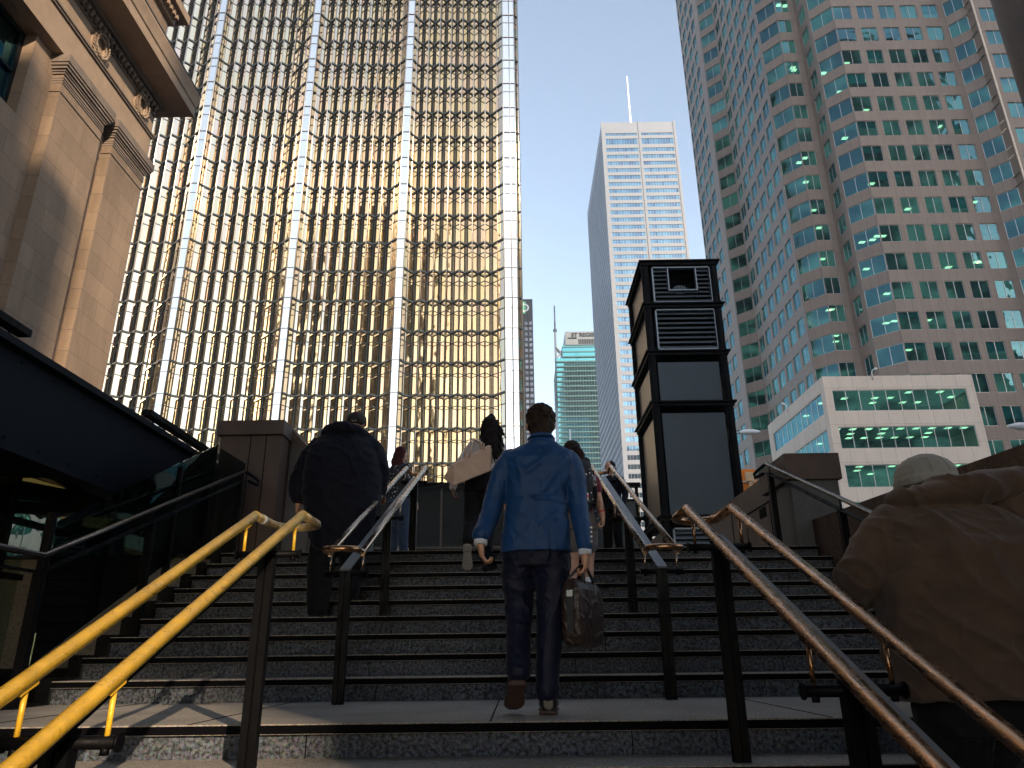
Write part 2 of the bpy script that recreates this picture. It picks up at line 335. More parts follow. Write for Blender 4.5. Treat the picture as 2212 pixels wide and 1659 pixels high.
# rooms behind the glass: ceilings, back walls, lamps
rooms = MB(); lamps = MB()
inner = [(38.6,117),(38.6,106.5),(40.6,104.3),(40.6,88.6),(42.6,86.4),(45.4,86.4),(45.4,83.4),(47.2,81.4),(62.4,81.4),(64.6,78.5),(75.5,78.5)]
for i in range(len(inner)-1):
    a, b = inner[i], inner[i+1]; rooms.face([(a[0],a[1],2),(b[0],b[1],2),(b[0],b[1],TOP-1),(a[0],a[1],TOP-1)])
def inset(pts, e=0.2): 
    cx = 60; cy = 100; return [(p[0]+(0.22 if p[0] < cx else -0.22), p[1]+(0.22 if p[1] < cy else -0.22)) for p in pts]
ino = inset(outline)
for h in HEADS:
    q = [(p[0], p[1], h+.12) for p in ino]; rooms.face(q[::-1], 1); q = [(p[0], p[1], h-2.5) for p in ino]; rooms.face(q, 0)
    # partitions
    for xx in (47.1, 50.1, 53.1, 56.0):
        if random.random() < .55: rooms.face([(xx,77.25,h-2.5),(xx,81.3,h-2.5),(xx,81.3,h+.1),(xx,77.25,h+.1)])
    # drawn blinds in some windows
    for u0, u1, k in colsets[7]:
        if random.random() < .22:
            dz = random.uniform(.5,1.5); rooms.face([(44.24+u0,77.3,h-dz),(44.24+u1,77.3,h-dz),(44.24+u1,77.3,h+.05),(44.24+u0,77.3,h+.05)], 2)
    if h > 105: continue
    for k in range(9):
        if random.random() < .17:
            if random.random() < .6:
                x = random.uniform(44.8,58.5); y = 77.3+random.choice([.9,2.2,3.4])
            else:
                t = random.random(); x = 42.3+t*2.2+random.uniform(.3,1.6); y = 80.4-t*2.2+random.uniform(.9,1.6)
            lamps.face([(x,y,h+.08),(x,y+.55,h+.08),(x+.75,y+.55,h+.08),(x+.75,y,h+.08)])
    for k in range(3):
        if random.random() < .4:
            x = random.uniform(39.6,41.0); y = random.uniform(83.5,85.6)
            lamps.face([(x,y,h+.08),(x,y+.55,h+.08),(x+.7,y+.55,h+.08),(x+.7,y,h+.08)])
M['blind'] = plain('window_blind', (0.45,0.50,0.45), 0.8)
rooms.build('interior', [M['interior'], M['ceil'], M['blind']], tw)
lamps.build('ceiling_lamp', M['lamp'], tw, kind='stuff')
# ------------------------------------------------------------------ low pale block in front of it
lb = empty('office_block', (39, 78, 1.3), 'low pale pinkish stone office block with ribbon windows before the stepped tower', 'building')
wall = MB(); wins = []
X0, X1, YF, YB, ZT = 31.2, 46.42, 70.0, 87.3, 26.35
lrows = [(24.87-FH*i-2.25, 24.87-FH*i) for i in range(6)]
facade(wall, wins, (X0,YB), (X0,YF), ZT, 1.3, lrows, [(YB-85.9, YB-70.9, 10)], frame=.07)
facade(wall, wins, (X0,YF), (X1,YF), ZT, 1.3, lrows, [(.78, 14.35, 10)], frame=.07)
facade(wall, wins, (X1,YF), (X1,77.0), ZT, 1.3, lrows, [])
poly_cap(wall, [(X0,YB),(X0,YF),(X1,YF),(X1,YB)], ZT)
wall.build('wall', M['pale'], lb)
emit_windows(wins, lb, [M['alu'], M['teal']])
rooms = MB(); lamps = MB()
rooms.face([(X0+6,YB,2),(X0+6,YF+6,2),(X0+6,YF+6,26),(X0+6,YB,26)]); rooms.face([(X0+6,YF+6,2),(X1-.1,YF+6,2),(X1-.1,YF+6,26),(X0+6,YF+6,26)])
for s, h in lrows:
    poly_cap(rooms, [(X0+.2,YB-.2),(X0+.2,YF+.2),(X1-.2,YF+.2),(X1-.2,YB-.2)], h+.12, 1, False)
    poly_cap(rooms, [(X0+.2,YB-.2),(X0+.2,YF+.2),(X1-.2,YF+.2),(X1-.2,YB-.2)], s-.12, 0, True)
    for i in range(9):
        for j, yy in enumerate((71.0, 72.7, 74.3)):
            if random.random() < (.5 if h < 24 else .28):
                x = X0+.9+i*1.6+j*.5; lamps.face([(x,yy,h+.09),(x,yy+.6,h+.09),(x+.62,yy+.6,h+.09),(x+.62,yy,h+.09)])
    for j in range(6):
        if random.random() < .5:
            yy = 72+j*2.2; lamps.face([(X0+1.2,yy,h+.09),(X0+1.2,yy+.6,h+.09),(X0+1.8,yy+.6,h+.09),(X0+1.8,yy,h+.09)])
rooms.build('interior', [M['interior'], M['ceil']], lb)
lamps.build('ceiling_lamp', M['lamp'], lb, kind='stuff')
def roof_cam(x, y, z, dx, dy, label):
    t = empty('security_camera', (x,y,z), label, 'camera', 'roof edge cameras')
    m = MB(); m.tube([(x,y,z-.3),(x,y,z+.45),(x+dx*.15,y+dy*.15,z+.75),(x+dx*.4,y+dy*.4,z+.82)], .06, 0, 8); m.build('bracket', M['white_paint'], t)
    m = MB(); m.tube([(x+dx*.4,y+dy*.4,z+.86),(x+dx*.42,y+dy*.42,z+.74),(x+dx*.44,y+dy*.44,z+.62)], [.16,.2,.05], 0, 10); m.build('dome', M['white_paint'], t)
roof_cam(36.3, 69.92, 26.2, .8, -.6, 'white dome camera on the front roof edge of the low pale block')
roof_cam(31.12, 80.2, 26.1, -.9, 0, 'white dome camera on the side roof edge of the low pale block')
# ------------------------------------------------------------------ gold mirrored tower on the left
gt = empty('gold_tower', (-25, 85, 1.3), 'golden mirror glass tower with pleated facade filling the left centre', 'tower')
GA = R(1.75); gorg = Vector((-1.12, 75.0, 0)); gx = Vector((-math.cos(GA), -math.sin(GA), 0)); gy = Vector((-math.sin(GA), math.cos(GA), 0))
def G(u, dd, z): return gorg+gx*u+gy*dd+Vector((0,0,z))
UNIT = 12.53; NU = 5
path = []          # (u leftwards, depth, kind of edge starting here)
# right-hand corner: two flat panes, then the corner turns back
path += [(-1.95,.42,'c'), (-1.54,0,'flat'), (-.87,0,'flat')]
u = 0.0
for g in range(NU):
    path += [(u,0,'strip'), (u+.77,.74,'peak')]
    for k in range(7): path += [(u+1.52+1.5*k,1.477,'valley'), (u+2.27+1.5*k,.74,'peak')]
    path += [(u+11.65,0,'flat')]
    u += UNIT
path.append((u,0,'end'))
ZN = [38.44+3.83*i for i in range(-10, 20)]     # node beams, one per floor
GTOP = 112.0
panes = []; bands = []
for i in range(len(path)-1):
    (u0,d0,_), (u1,d1,_) = path[i], path[i+1]
    for z in ZN:
        for (za, zb) in ((z-1.33, z), (z-3.83, z-1.33)):
            if zb < 17.2: continue
            za = max(za, 17.0)
            e = [random.uniform(-.0022,.0022) for _ in range(4)]
            (bands if d0 < .05 and d1 < .05 else panes).append([G(u0,d0+e[0],za), G(u1,d1+e[1],za), G(u1,d1+e[2],zb), G(u0,d0+e[3],zb)])
def gscore(q):
    c = (q[0]+q[2])/2; v = CAMROT.transposed() @ (c-EYE)
    x = v.x/-v.z*.714; y = v.y/-v.z*.714
    if abs(x) > .5 or abs(y) > .375 or x < -.37: return 0
    n = (q[1]-q[0]).cross(q[3]-q[0]); return abs(n.dot((EYE-c).normalized()))/(c-EYE).length**2
panes.sort(key=gscore, reverse=True)
for q in panes[:100]:
    m = MB(); m.face(q[::-1]); m.build('window_pane', M['gold'], gt)
m = MB()
for q in panes[100:]: m.face(q[::-1])
m.build('window_pane', M['gold'], gt, kind='stuff')
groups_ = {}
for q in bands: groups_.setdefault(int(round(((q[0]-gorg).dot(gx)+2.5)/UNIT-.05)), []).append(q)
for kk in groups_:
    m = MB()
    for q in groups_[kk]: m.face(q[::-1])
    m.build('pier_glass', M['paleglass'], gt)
for i, (uu, dd, k) in enumerate(path):
    pk = (i > 0 and i < len(path)-1 and dd < path[i-1][1]+.01 and dd <= path[i+1][1]+.01)
    if dd > 1.2:
        m = MB(); m.obox(G(uu,dd-.13,(17+GTOP)/2), gx*.065, gy*.04, Vector((0,0,(GTOP-17)/2))); m.obox(G(uu,dd-.19,(17+GTOP)/2), gx*.03, gy*.05, Vector((0,0,(GTOP-17)/2)))
        m.build('valley_mullion', M['aludark'], gt)
    else:
        m = MB(); m.tube([G(uu,dd-.05,17), G(uu,dd-.05,GTOP)], .065, 0, 10); m.build('mullion', M['silver'], gt)
for z in [17.1]+[q for q in ZN if q > 17.2]:
    m = MB()
    for i in range(len(path)-1):
        (u0,d0,_), (u1,d1,_) = path[i], path[i+1]
        a = G(u0,d0,z); b = G(u1,d1,z); d = (b-a)/2; nn = Vector((0,0,1)).cross(d).normalized()
        flat = (d0 < .1 and d1 < .1)
        m.obox((a+b)/2+nn*.05, d, nn*(.05 if flat else .09), Vector((0,0,.04 if flat else .10)), 1 if flat else 0)
        if z < 18: continue
        m.obox((a+b)/2+nn*.03+Vector((0,0,-1.33)), d, nn*.03, Vector((0,0,.03)), 1 if flat else 0)
    m.build('floor_beam', [M['steelblue'], M['silver']], gt)
M['lobby'] = plain('dark_lobby_glass', (0.002,0.0025,0.003), 1.0, 0, .3, 1, spec=.0)
# bulk behind the glass, side return and roof
m = MB(); L = UNIT*NU
q = [G(-1.98,.95,0), G(-1.98,24,0), G(L+2,24,0), G(L+2,.95,0)]
for i in range(4):
    a, b = q[i], q[(i+1)%4]
    if i == 3: continue
    m.face([a+V3(0,0,1.3), b+V3(0,0,1.3), b+V3(0,0,GTOP), a+V3(0,0,GTOP)])
m.face([G(-1.98,.95,GTOP), G(L+2,.95,GTOP), G(L+2,24,GTOP), G(-1.98,24,GTOP)])
m.face([G(-1.98,1.7,1.3), G(L+2,1.7,1.3), G(L+2,1.7,GTOP), G(-1.98,1.7,GTOP)])
m.build('core_wall', M['lobby'], gt)
m = MB()
for z in ZN:
    a = G(-2.05,2.0,z); b = G(-2.05,23,z); m.obox((a+b)/2, gx*.08, (b-a)/2, V3(0,0,.12))
for k in range(12): m.obox(G(-2.05,1.6+k*1.9,58), gx*.1, gy*.06, V3(0,0,54))
m.build('side_mullions', M['steelblue'], gt)
m = MB()
for k in range(24): m.obox(G(-1+k*2.6,1.55,9), gx*.12, gy*.10, V3(0,0,8)); 
for z in (5.5, 10.5, 16.9): m.obox(G(UNIT*NU/2,1.5,z), gx*UNIT*NU/2, gy*.08, V3(0,0,.12))
m.face([G(-1.98,0,17.0), G(UNIT*NU,0,17.0), G(UNIT*NU,1.7,17.0), G(-1.98,1.7,17.0)])
m.build('lobby_frame', M['blackmetal'], gt)
# ------------------------------------------------------------------ far towers
def strip_tower(name, label, x0, x1, y0, y1, ztop, rows, colsF, colsL, wallm, winmats, extra=None, cap=100, frame=.12, sidem=None):
    t = empty(name, ((x0+x1)/2, (y0+y1)/2, 1.3), label, 'tower')
    wall = MB(); wins = []; lw = []
    facade(wall, wins, (x0,y0), (x1,y0), ztop, 1.3, rows, colsF, rev=.3, frame=frame)
    facade(wall, lw, (x0,y1), (x0,y0), ztop, 1.3, rows, colsL, rev=.3, frame=frame)
    facade(wall, [], (x1,y0), (x1,y1), ztop, 1.3, [], [])
    poly_cap(wall, [(x0,y0),(x1,y0),(x1,y1),(x0,y1)], ztop)
    wall.build('wall', wallm, t)
    emit_windows(wins, t, winmats, cap=cap)
    if lw:
        m = MB()
        for w in lw: window_into(m, w)
        m.build('side_windows', [winmats[0], sidem or winmats[1]], t, kind='stuff')
    return t
# white marble tower
frows = [(288.2,290.0), (281.9,286.0)]+[(279.3-4.78*i-2.55, 279.3-4.78*i) for i in range(56)]
Ls = 97.0
fc = strip_tower('marble_tower', 'tall white marble tower with a thin mast on its roof', 53.6, 97.2, 358, 455, 297.8, frows,
    [(1.9,20.6,12),(23.1,41.9,12)], [(1.5+2.6*i, 1.5+2.6*i+2.1, 1) for i in range(36)], M['white'], [M['alu'], M['fcpglass']], frame=.06, sidem=M['sideglass'])
m = MB()
m.box((53.2,357.6,1.3),(54.6,358.02,298.2)); m.box((96.2,357.6,1.3),(97.6,358.02,298.2)); m.box((75.2,357.55,1.3),(76.2,358.01,298.1))
m.build('corner_piers', M['white'], fc)
m = MB(); m.tube([(75.0,378,297),(75.0,378,312),(75.1,378,351)], [.9,.7,.35], 0, 8); m.build('mast', M['white_paint'], fc)
# teal hotel tower with lettered crown
rg = empty('hotel_tower', (57, 620, 1.3), 'distant teal glass tower with lettered grey crown and a corner spire', 'tower')
m = MB()
m.box((36.4,600,1.3),(84,650,244.5),0,''); m.box((41.9,599,244.5),(84,650,256.2)); m.build('curtain_wall', M['tealdark'], rg)
m = MB()
for i in range(52):
    z = 254.5-4.62*i
    xl = 41.9 if z > 244.5 else 36.4
    m.box((xl-.2,598.4-(0 if z > 244.5 else 0),z-.5),(84.2,599.95 if z < 244.5 else 598.98,z+.5)); m.box((xl-.3,600.1,z-.4),(xl-.01,650,z+.4))
m.build('floor_bands', plain('teal_spandrel', (0.03,0.10,0.11), 0.4, 0.2), rg)
m = MB()
for k in range(20):
    x = 37.6+k*2.4
    m.box((x,598.7,1.3),(x+.22,599.99,244.4))
m.build('mullions', plain('teal_mullion', (0.06,0.16,0.16), 0.4), rg)
M['crown'] = plain('grey_crown_cladding', (0.13,0.15,0.17), 0.6)
m = MB(); m.box((44.8,598,256.2),(84,640,269)); m.build('crown', M['crown'], rg)
m = MB()
for k in range(14): m.box((56.5+k*1.5,597.8,256.8),(57.4+k*1.5,597.99,261.5))
m.build('crown_louvre', M['nosing'], rg)
m = MB(); m.box((47,597.7,262),(55,597.99,263.2)); m.build('ledge', M['nosing'], rg)
m = MB(); m.face([(36.3,601,244.5),(45,601,258.5),(45,601,256.3),(38,601,244.5)]); m.obox((40,605,252),(4.2,0,-5.2),(0,3,0),(.35,0,.3)); m.tube([(36.3,604,200),(36.3,604,272)], [1.4,.9], 0, 8)
m.build('corner_fin', M['crown'], rg)
m = MB(); m.tube([(36.3,604,272),(36.3,604,274)], 1.7, 0, 10); m.tube([(36.3,604,274),(36.4,604,297.8)], [.75,.6], 0, 10); m.build('spire', M['steelblue'], rg)
def text_obj(s, size, loc, mat, parent, name='lettering', ext=.1, bold=.0, rotx=90):
    c = bpy.data.curves.new(name, 'FONT'); c.body = s; c.size = size; c.extrude = ext; c.offset = bold; c.align_x = 'LEFT'
    tmp = bpy.data.objects.new('tmp', c); COL.objects.link(tmp)
    dg = bpy.context.evaluated_depsgraph_get(); me = bpy.data.meshes.new_from_object(tmp.evaluated_get(dg)); bpy.data.objects.remove(tmp)
    me.transform(Matrix.Translation(loc) @ Matrix.Rotation(R(rotx), 4, 'X')); me.materials.clear(); me.materials.append(mat)
    o = bpy.data.objects.new(name, me); COL.objects.link(o)
    if parent: o.parent = parent; o.matrix_parent_inverse = Matrix.Translation(parent_loc(parent)).inverted()
    return o
text_obj('ST REGIS', 5.2, (50.3, 597.7, 263.9), M['nosing'], rg, bold=.10)
# black bank tower with green logo panel
bk = empty('black_tower', (0, 460, 1.3), 'distant black steel tower with a green sign panel at its top behind the gold tower', 'tower')
wall = MB(); wins = []
brows = [(206.0-3.9*i-2.5, 206.0-3.9*i) for i in range(50)]
facade(wall, wins, (-18,440), (12.0,440), 222.3, 1.3, brows, [(1.2+2.9*i, 1.2+2.9*i+2.5, 1) for i in range(10)], rev=.3, frame=.1)
facade(wall, [], (12.0,440), (12.0,480), 222.3, 1.3, [], []); poly_cap(wall, [(-18,440),(12,440),(12,480),(-18,480)], 222.3)
wall.build('wall', plain('black_steel_cladding', (0.022,0.02,0.022), 0.5, 0.2), bk)
emit_windows(wins, bk, [M['blackmetal'], M['darkglass']], cap=60)
m = MB()
for k in range(11): m.box((-17.9+2.9*k+.3,439.5,1.3),(-17.9+2.9*k+.62,439.98,222)); 
m.build('fins', M['blackmetal'], bk)
m = MB(); m.box((-1.6,439.0,211.2),(7.7,439.4,220.0)); sg = m.build('sign_panel', M['green'], bk)
text_obj('TD', 8.2, (-1.2, 438.9, 212.6), M['white_paint'], sg, bold=.12)
# ------------------------------------------------------------------ buildings that stand behind the camera (seen in the glass, and casting the shade)
def back_block(name, label, x0, x1, y0, y1, z1, col, pitch=4.0):
    t = empty(name, ((x0+x1)/2, (y0+y1)/2, 1.3), label, 'building')
    wall = MB(); wins = []
    rows = [(2.5+pitch*i+1.0, 2.5+pitch*i+3.0) for i in range(int((z1-4)/pitch))]
    for a, b in (((x1,y1),(x0,y1)), ((x0,y1),(x0,y0)), ((x1,y0),(x1,y1)), ((x0,y0),(x1,y0))):
        L = (Vector(a)-Vector(b)).length
        facade(wall, wins, a, b, z1, 1.3, rows, pitch_cols(L, 2.4, 3.6, 1.0, 1))
    poly_cap(wall, [(x0,y0),(x1,y0),(x1,y1),(x0,y1)], z1)
    wall.build('wall', plain(name+'_cladding', col, 0.7, 0, 0.1, 0.2), t)
    m = MB()
    for w in wins: window_into(m, w)
    m.build('window', [M['aludark'], M['lobby']], t, kind='stuff')
    return t
back_block('slab_tower', 'dark slab tower behind the viewer that shows in the gold panes', 14, 23, -66, -50, 138, (0.03,0.026,0.022))
back_block('station_wing', 'low stone station wing behind the viewer left of the gap', 23, 28.6, -64, -50, 25, (0.30,0.26,0.21))
wg = bpy.data.objects['station_wing']
m = MB(); m.box((25.2,-52.5,25),(26.0,-51,41)); m.box((26.7,-52.5,25),(27.4,-51,39)); m.box((23.4,-52.5,25),(24.0,-51,46)); m.build('chimney', M['limestone'], wg); m = MB(); m.box((28.6,-50,22.15),(30.05,-49,48)); m.build('link_bridge', M['limestone'], wg)  # unseen blocks added to cast soft shadow bands and trim the sunbeam
back_block('station_hall', 'long stone station hall behind the viewer right of the gap', 30.05, 95, -50, -45.5, 50, (0.30,0.26,0.21))
back_block('bank_tower', 'very tall grey tower behind the viewer that shades the right side', 95, 150, -75, -50, 205, (0.22,0.20,0.19))
# ================================================================== ground, stairs, plaza
SX0, SX1 = -3.22, 3.24
PZ = 1.35; RY = 5.43; RT = 0.331; RH = 0.15; LF = 3.77
def structure(o, name=None): o['kind'] = 'structure'; return o
m = MB()
for (x0,y0,x1,y1) in ((-3000,8.4,3000,5000), (-3000,-3000,3000,-12), (-3000,-12,-9.5,8.4), (3.9,-12,3000,8.4)):
    m.face([(x0,y0,PZ-.02),(x1,y0,PZ-.02),(x1,y1,PZ-.02),(x0,y1,PZ-.02)])
structure(m.build('ground', M['asphalt']))
m = MB()
for (x0,y0,x1,y1) in ((-14,8.08,16,26), (3.9,-12,16,8.08), (-14,-40,16,-12)): m.face([(x0,y0,PZ),(x1,y0,PZ),(x1,y1,PZ),(x0,y1,PZ)])
m.box((-14,8.39,.2),(16,8.4,PZ-.001),0,'+z')
structure(m.build('pavement', M['pave']))
# flights of steps: tread slabs with the shadow at the nosing painted as a dark strip
m = MB()
def step(y0, y1, z, last=False):
    m.box((SX0,y0-.03,z-.045),(SX1,y1,z), 0, '-z')                  # tread slab overhanging
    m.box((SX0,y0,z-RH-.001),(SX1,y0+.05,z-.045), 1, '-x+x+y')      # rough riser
    m.box((SX0,y0-.031,z-.043),(SX1,y0-.029,z-.006), 2)             # near-black strip, shadow of the step edge put into colour
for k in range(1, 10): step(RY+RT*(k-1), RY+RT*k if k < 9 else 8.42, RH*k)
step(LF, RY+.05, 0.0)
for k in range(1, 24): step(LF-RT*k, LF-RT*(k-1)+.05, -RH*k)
yb = LF-RT*23
m.face([(SX0-6,-12,-RH*24),(SX1+.6,-12,-RH*24),(SX1+.6,yb+.1,-RH*24),(SX0-6,yb+.1,-RH*24)], 0)
# joints in the risers
rj = random.Random(4)
for k in list(range(1, 10))+[0]:
    y = RY+RT*(k-1) if k else LF; x = SX0+rj.uniform(.5,1.4)
    while x < SX1: m.box((x-.0025,y-.0015,RH*k-RH),(x+.0025,y+.004,RH*k-.046), 2); x += 1.52
# joints in the landing slab
for x in (-2.6,-1.55,-.14,1.45,2.7): m.box((x-.004,LF-.03,.0005),(x+.004,RY,.0025), 2)
structure(m.build('stairs', [M['tread'], M['riser'], M['nosing']]))
# side walls of the stair well
m = MB(); m.box((SX0-.12,-12,-3.6),(SX0-.02,8.05,-.55),0)
for k in range(-12, 10):
    y0 = RY+RT*(k-1) if k > 0 else LF+RT*k; 
    y1 = (RY+RT*k if k > 0 else LF+RT*(k+1)) if k != 0 else RY
    z = RH*k
    m.box((SX0-.12,y0,z-1.0),(SX0-.02,y1+.001,z+.02),0)
t = m.build('stair_stringer', M['blackmetal']); tag(t, 'black steel plate along the left end of the steps', 'stringer')
# ------------------------------------------------------------------ granite walls right of the steps
m = MB()
pts = [(8.6,1.66),(6.63,1.60),(4.63,1.53),(1.5,1.30),(-12,1.40)]
for i in range(len(pts)-1):
    (ya,za), (yb2,zb) = pts[i], pts[i+1]
    x0, x1 = 3.28, 3.88
    m.face([(x0,ya,-4),(x0,yb2,-4),(x0,yb2,zb),(x0,ya,za)]); m.face([(x0,ya,za),(x0,yb2,zb),(x1,yb2,zb),(x1,ya,za)]); m.face([(x1,yb2,-4),(x1,ya,-4),(x1,ya,za),(x1,yb2,zb)])
m.face([(3.88,8.6,1),(3.28,8.6,1),(3.28,8.6,1.66),(3.88,8.6,1.66)])
o = m.build('parapet_wall', M['rust'], bevel=.01); tag(o, 'dark rusty stone parapet wall beside the steps at the right edge', 'wall')
ped = empty('wall_pier', (3.36, 8.9, PZ), 'dark brown granite pier with an overhanging cap at the top right of the steps', 'pier')
m = MB(); m.box((3.10,8.2,PZ-.6),(3.64,8.95,2.10)); m.build('shaft', M['browngrey'], ped, bevel=.008)
m = MB(); m.box((3.05,8.14,2.102),(3.67,9.1,2.40)); m.build('cap', M['brown'], ped, bevel=.01)
rw = empty('granite_wall', (3.4, 11, PZ), 'long brown granite wall with a dark slot running back from the right pier', 'wall')
m = MB(); m.box((3.30,9.3,PZ-.3),(3.75,12.6,2.47)); 
m.build('wall_face', M['brown'], rw, bevel=.006)
m = MB()
m.box((3.292,9.3,2.11),(3.302,10.6,2.13)); m.box((3.291,9.72,1.96),(3.303,9.98,2.09)); m.box((3.292,9.55,PZ),(3.303,9.56,2.1)); m.box((3.292,10.6,PZ),(3.303,10.61,2.13)); m.box((3.292,11.3,PZ),(3.303,11.31,2.47))
m.build('wall_slot', M['nosing'], rw)
# ------------------------------------------------------------------ granite block at the top left of the steps
pl = empty('stone_pier', (-3.35, 9.6, PZ), 'tall brown and grey granite block at the top left of the steps', 'pier')
def prism(mb, poly, y0, y1, mi=0):
    """polygon in x,z extruded along y"""
    f = [(p[0],y0,p[1]) for p in poly]; b = [(p[0],y1,p[1]) for p in poly]
    mb.face(f, mi); mb.face(b[::-1], mi)
    for i in range(len(poly)):
        j = (i+1) % len(poly); mb.face([f[i], b[i], b[j], f[j]][::-1], mi)
m = MB(); m.box((-3.78,9.0,PZ-.3),(-3.0,9.9,2.95)); m.build('shaft', M['brown'], pl, bevel=.008)
m = MB(); m.box((-3.82,8.94,2.952),(-2.97,9.96,3.14)); m.build('cap', M['brown'], pl, bevel=.01)
m = MB()
m.box((-3.40,8.992,PZ),(-3.392,9.002,2.95)); m.box((-3.2,8.992,PZ),(-3.192,9.002,2.95)); m.box((-3.004,9.3,PZ),(-2.996,9.308,2.95))
m.build('joint', M['nosing'], pl)
# low wall that runs from the block across towards the middle and drops
lw = empty('sloped_wall', (-2.3, 9.8, PZ), 'grey granite wall with a sloping top next to the tall left block', 'wall')
m = MB(); prism(m, [(-2.99,PZ-.2),(-1.9,PZ-.2),(-1.9,1.75),(-2.35,2.35),(-2.99,3.02)], 9.35, 9.75); m.build('wall_body', M['browngrey'], lw, bevel=.006)
m = MB(); prism(m, [(-2.99,3.02),(-2.35,2.35),(-1.9,1.75),(-1.9,1.86),(-2.33,2.45),(-2.99,3.13)], 9.31, 9.79); m.build('coping', M['brown'], lw)
m = MB(); m.box((-2.66,9.345,PZ),(-2.652,9.352,2.6)); m.build('joint', M['nosing'], lw)
pw = MB(); prism(pw, [(-1.9,PZ-.2),(-1.0,PZ-.2),(-1.0,1.40),(-1.25,1.52),(-1.9,1.95)], 10.9, 11.3); o = pw.build('planter_wall', M['pale'], bevel=.006); tag(o, 'low pale granite wall behind the woman in jeans', 'wall')
for i, (x, h) in enumerate(((-.93,.26),(-.78,.21),(-.68,.15))):
    q = MB(); q.box((x-.06,11.6+i*.6,PZ),(x+.05,11.75+i*.6,PZ+h)); o = q.build('stone_bollard', M['pale'], bevel=.008)
    tag(o, ['largest','middle','smallest'][i]+' of the pale stone blocks on the plaza left of the middle', 'bollard', 'pale stone blocks on the plaza')
# ------------------------------------------------------------------ handrails
M['brassy'] = plain('painted_yellow_rail', (0.74,0.42,0.03), 0.33, 0.15, 0.22, 9, 0.25, 60)
M['bronze'] = plain('worn_bronze_tube', (0.42,0.23,0.12), 0.24, 1.0, 0.16, 5)
M['steelrail'] = plain('polished_steel_tube', (0.44,0.34,0.26), 0.24, 1.0, 0.12, 9)
M['flatbar'] = plain('grey_flat_bar', (0.16,0.17,0.18), 0.42, 0.4, 0.15, 8)
M['tape'] = plain('white_tape', (0.7,0.68,0.62), 0.6)
SL = RH/RT
wear(M['brassy'], .22, .55, spots=(.50,.24,.02)); wear(M['bronze'], .16, .38); wear(M['steelrail'], .16, .36); wear(M['blackmetal'], .35, .7, 14, (1,1,.3))
def handrail(label, cx, y0, z0, y1, z1, gap, mat, posts, loop0, loop1, r=.0222, mixmats=None, tape=False, barmat=None, sides=(-1,1)):
    """twin tube handrail: runs from (y0,z0) up to (y1,z1); loop0/loop1 = length of the level return loop at each end (0 = none)"""
    t = empty('handrail', (cx, (y0+y1)/2, min(z0,z1)-.95), label, 'handrail', 'metal handrails of the steps')
    h = gap/2
    ends = []
    for s in sides:
        mb = MB(); x = cx+s*h
        p = [(x,y0,z0),(x,y0+(y1-y0)*.5,z0+(z1-z0)*.5),(x,y1,z1)]
        mb.tube(p, r, 0, 18); mb.build('rail', mat, t)
        # bracket studs under the tube
    def loop(y, z, l, dirn):
        n = 9; p = [(cx-h,y,z)]
        for k in range(n+1):
            a = math.pi*k/n; p.append((cx-h*math.cos(a), y+dirn*(l-h*.6+h*.75*math.sin(a)), z-.004*math.sin(a)))
        p.append((cx+h,y,z)); mb = MB(); mb.tube(p, r*.985, 0, 16); lo = mb.build('end_loop', (mixmats or mat), t)
        mb = MB()
        for s in (-1,1): mb.tube([(cx+s*h,y-.004,z-.0),(cx+s*h,y+.004,z+.0)], r*1.02, 0, 16)
        mb.build('elbow', mat, lo)
        return lo
    if loop0: loop(y0, z0, loop0, -1)
    if loop1:
        lo = loop(y1, z1, loop1, 1)
        if tape:
            mb = MB(); mb.tube([(cx-h,y1+.09,z1),(cx-h,y1+.13,z1)], r*1.05, 0, 16); mb.build('tape_band', M['tape'], lo)
    sl = (z1-z0)/(y1-y0)
    # flat bar on top of the posts
    mb = MB(); yb0 = posts[0][0]-.04; yb1 = posts[-1][0]+.04
    za = z0+sl*(yb0-y0)-.115; zb = z0+sl*(yb1-y0)-.115
    c = Vector((cx,(yb0+yb1)/2,(za+zb)/2)); d = Vector((0,(yb1-yb0)/2,(zb-za)/2)); nn = Vector((0,-d.z,d.y)).normalized()
    mb.obox(c, (.034,0,0), d, nn*.007); mb.build('flat_bar', barmat or M['flatbar'], t, bevel=.002)
    for (py, pz) in posts:
        zt = z0+sl*(py-y0)
        mb = MB(); mb.box((cx-.036,py-.022,pz),(cx-.004,py+.022,zt-.125)); mb.box((cx+.004,py-.022,pz),(cx+.036,py+.022,zt-.125)); mb.box((cx-.004,py-.012,pz),(cx+.004,py+.012,zt-.127))
        po = mb.build('post', M['blackmetal'], t, bevel=.003)
        mb = MB(); mb.tube([(cx-h-.03,py,zt-.155),(cx+h+.03,py,zt-.155)], .017, 0, 12)
        for s in sides:
            mb.tube([(cx+s*h,py,zt-.185),(cx+s*h,py,zt-.165)], .012, 0, 8)
        mb.tube([(cx+h+.03,py,zt-.155),(cx+h+.036,py,zt-.155)], .024, 0, 14); mb.tube([(cx-h-.036,py,zt-.155),(cx-h-.03,py,zt-.155)], .024, 0, 14)
        mb.build('cross_arm', M['blackmetal'], po)
        for s in sides:
            mb = MB(); mb.tube([(cx+s*h,py,zt-.15),(cx+s*h,py,zt-.02)], .0075, 0, 10)
            d2 = Vector((0,1,sl)).normalized()*.035; mb.obox(Vector((cx+s*h,py,zt-.026)), (.012,0,0), d2, (0,0,.004))
            mb.build('bracket', mat, po)
    return t
def stair_z(y): 
    if y >= RY: return RH*(int((y-RY)/RT)+1)
    if y >= LF: return 0.0
    return -RH*(int((LF-y)/RT)+1)
def railz(y): return .955+SL*(y-3.6)
M['mix_old'] = plain('worn_paint_tube', (0.42,0.29,0.13), 0.35, 0.5, 0.75, 18)
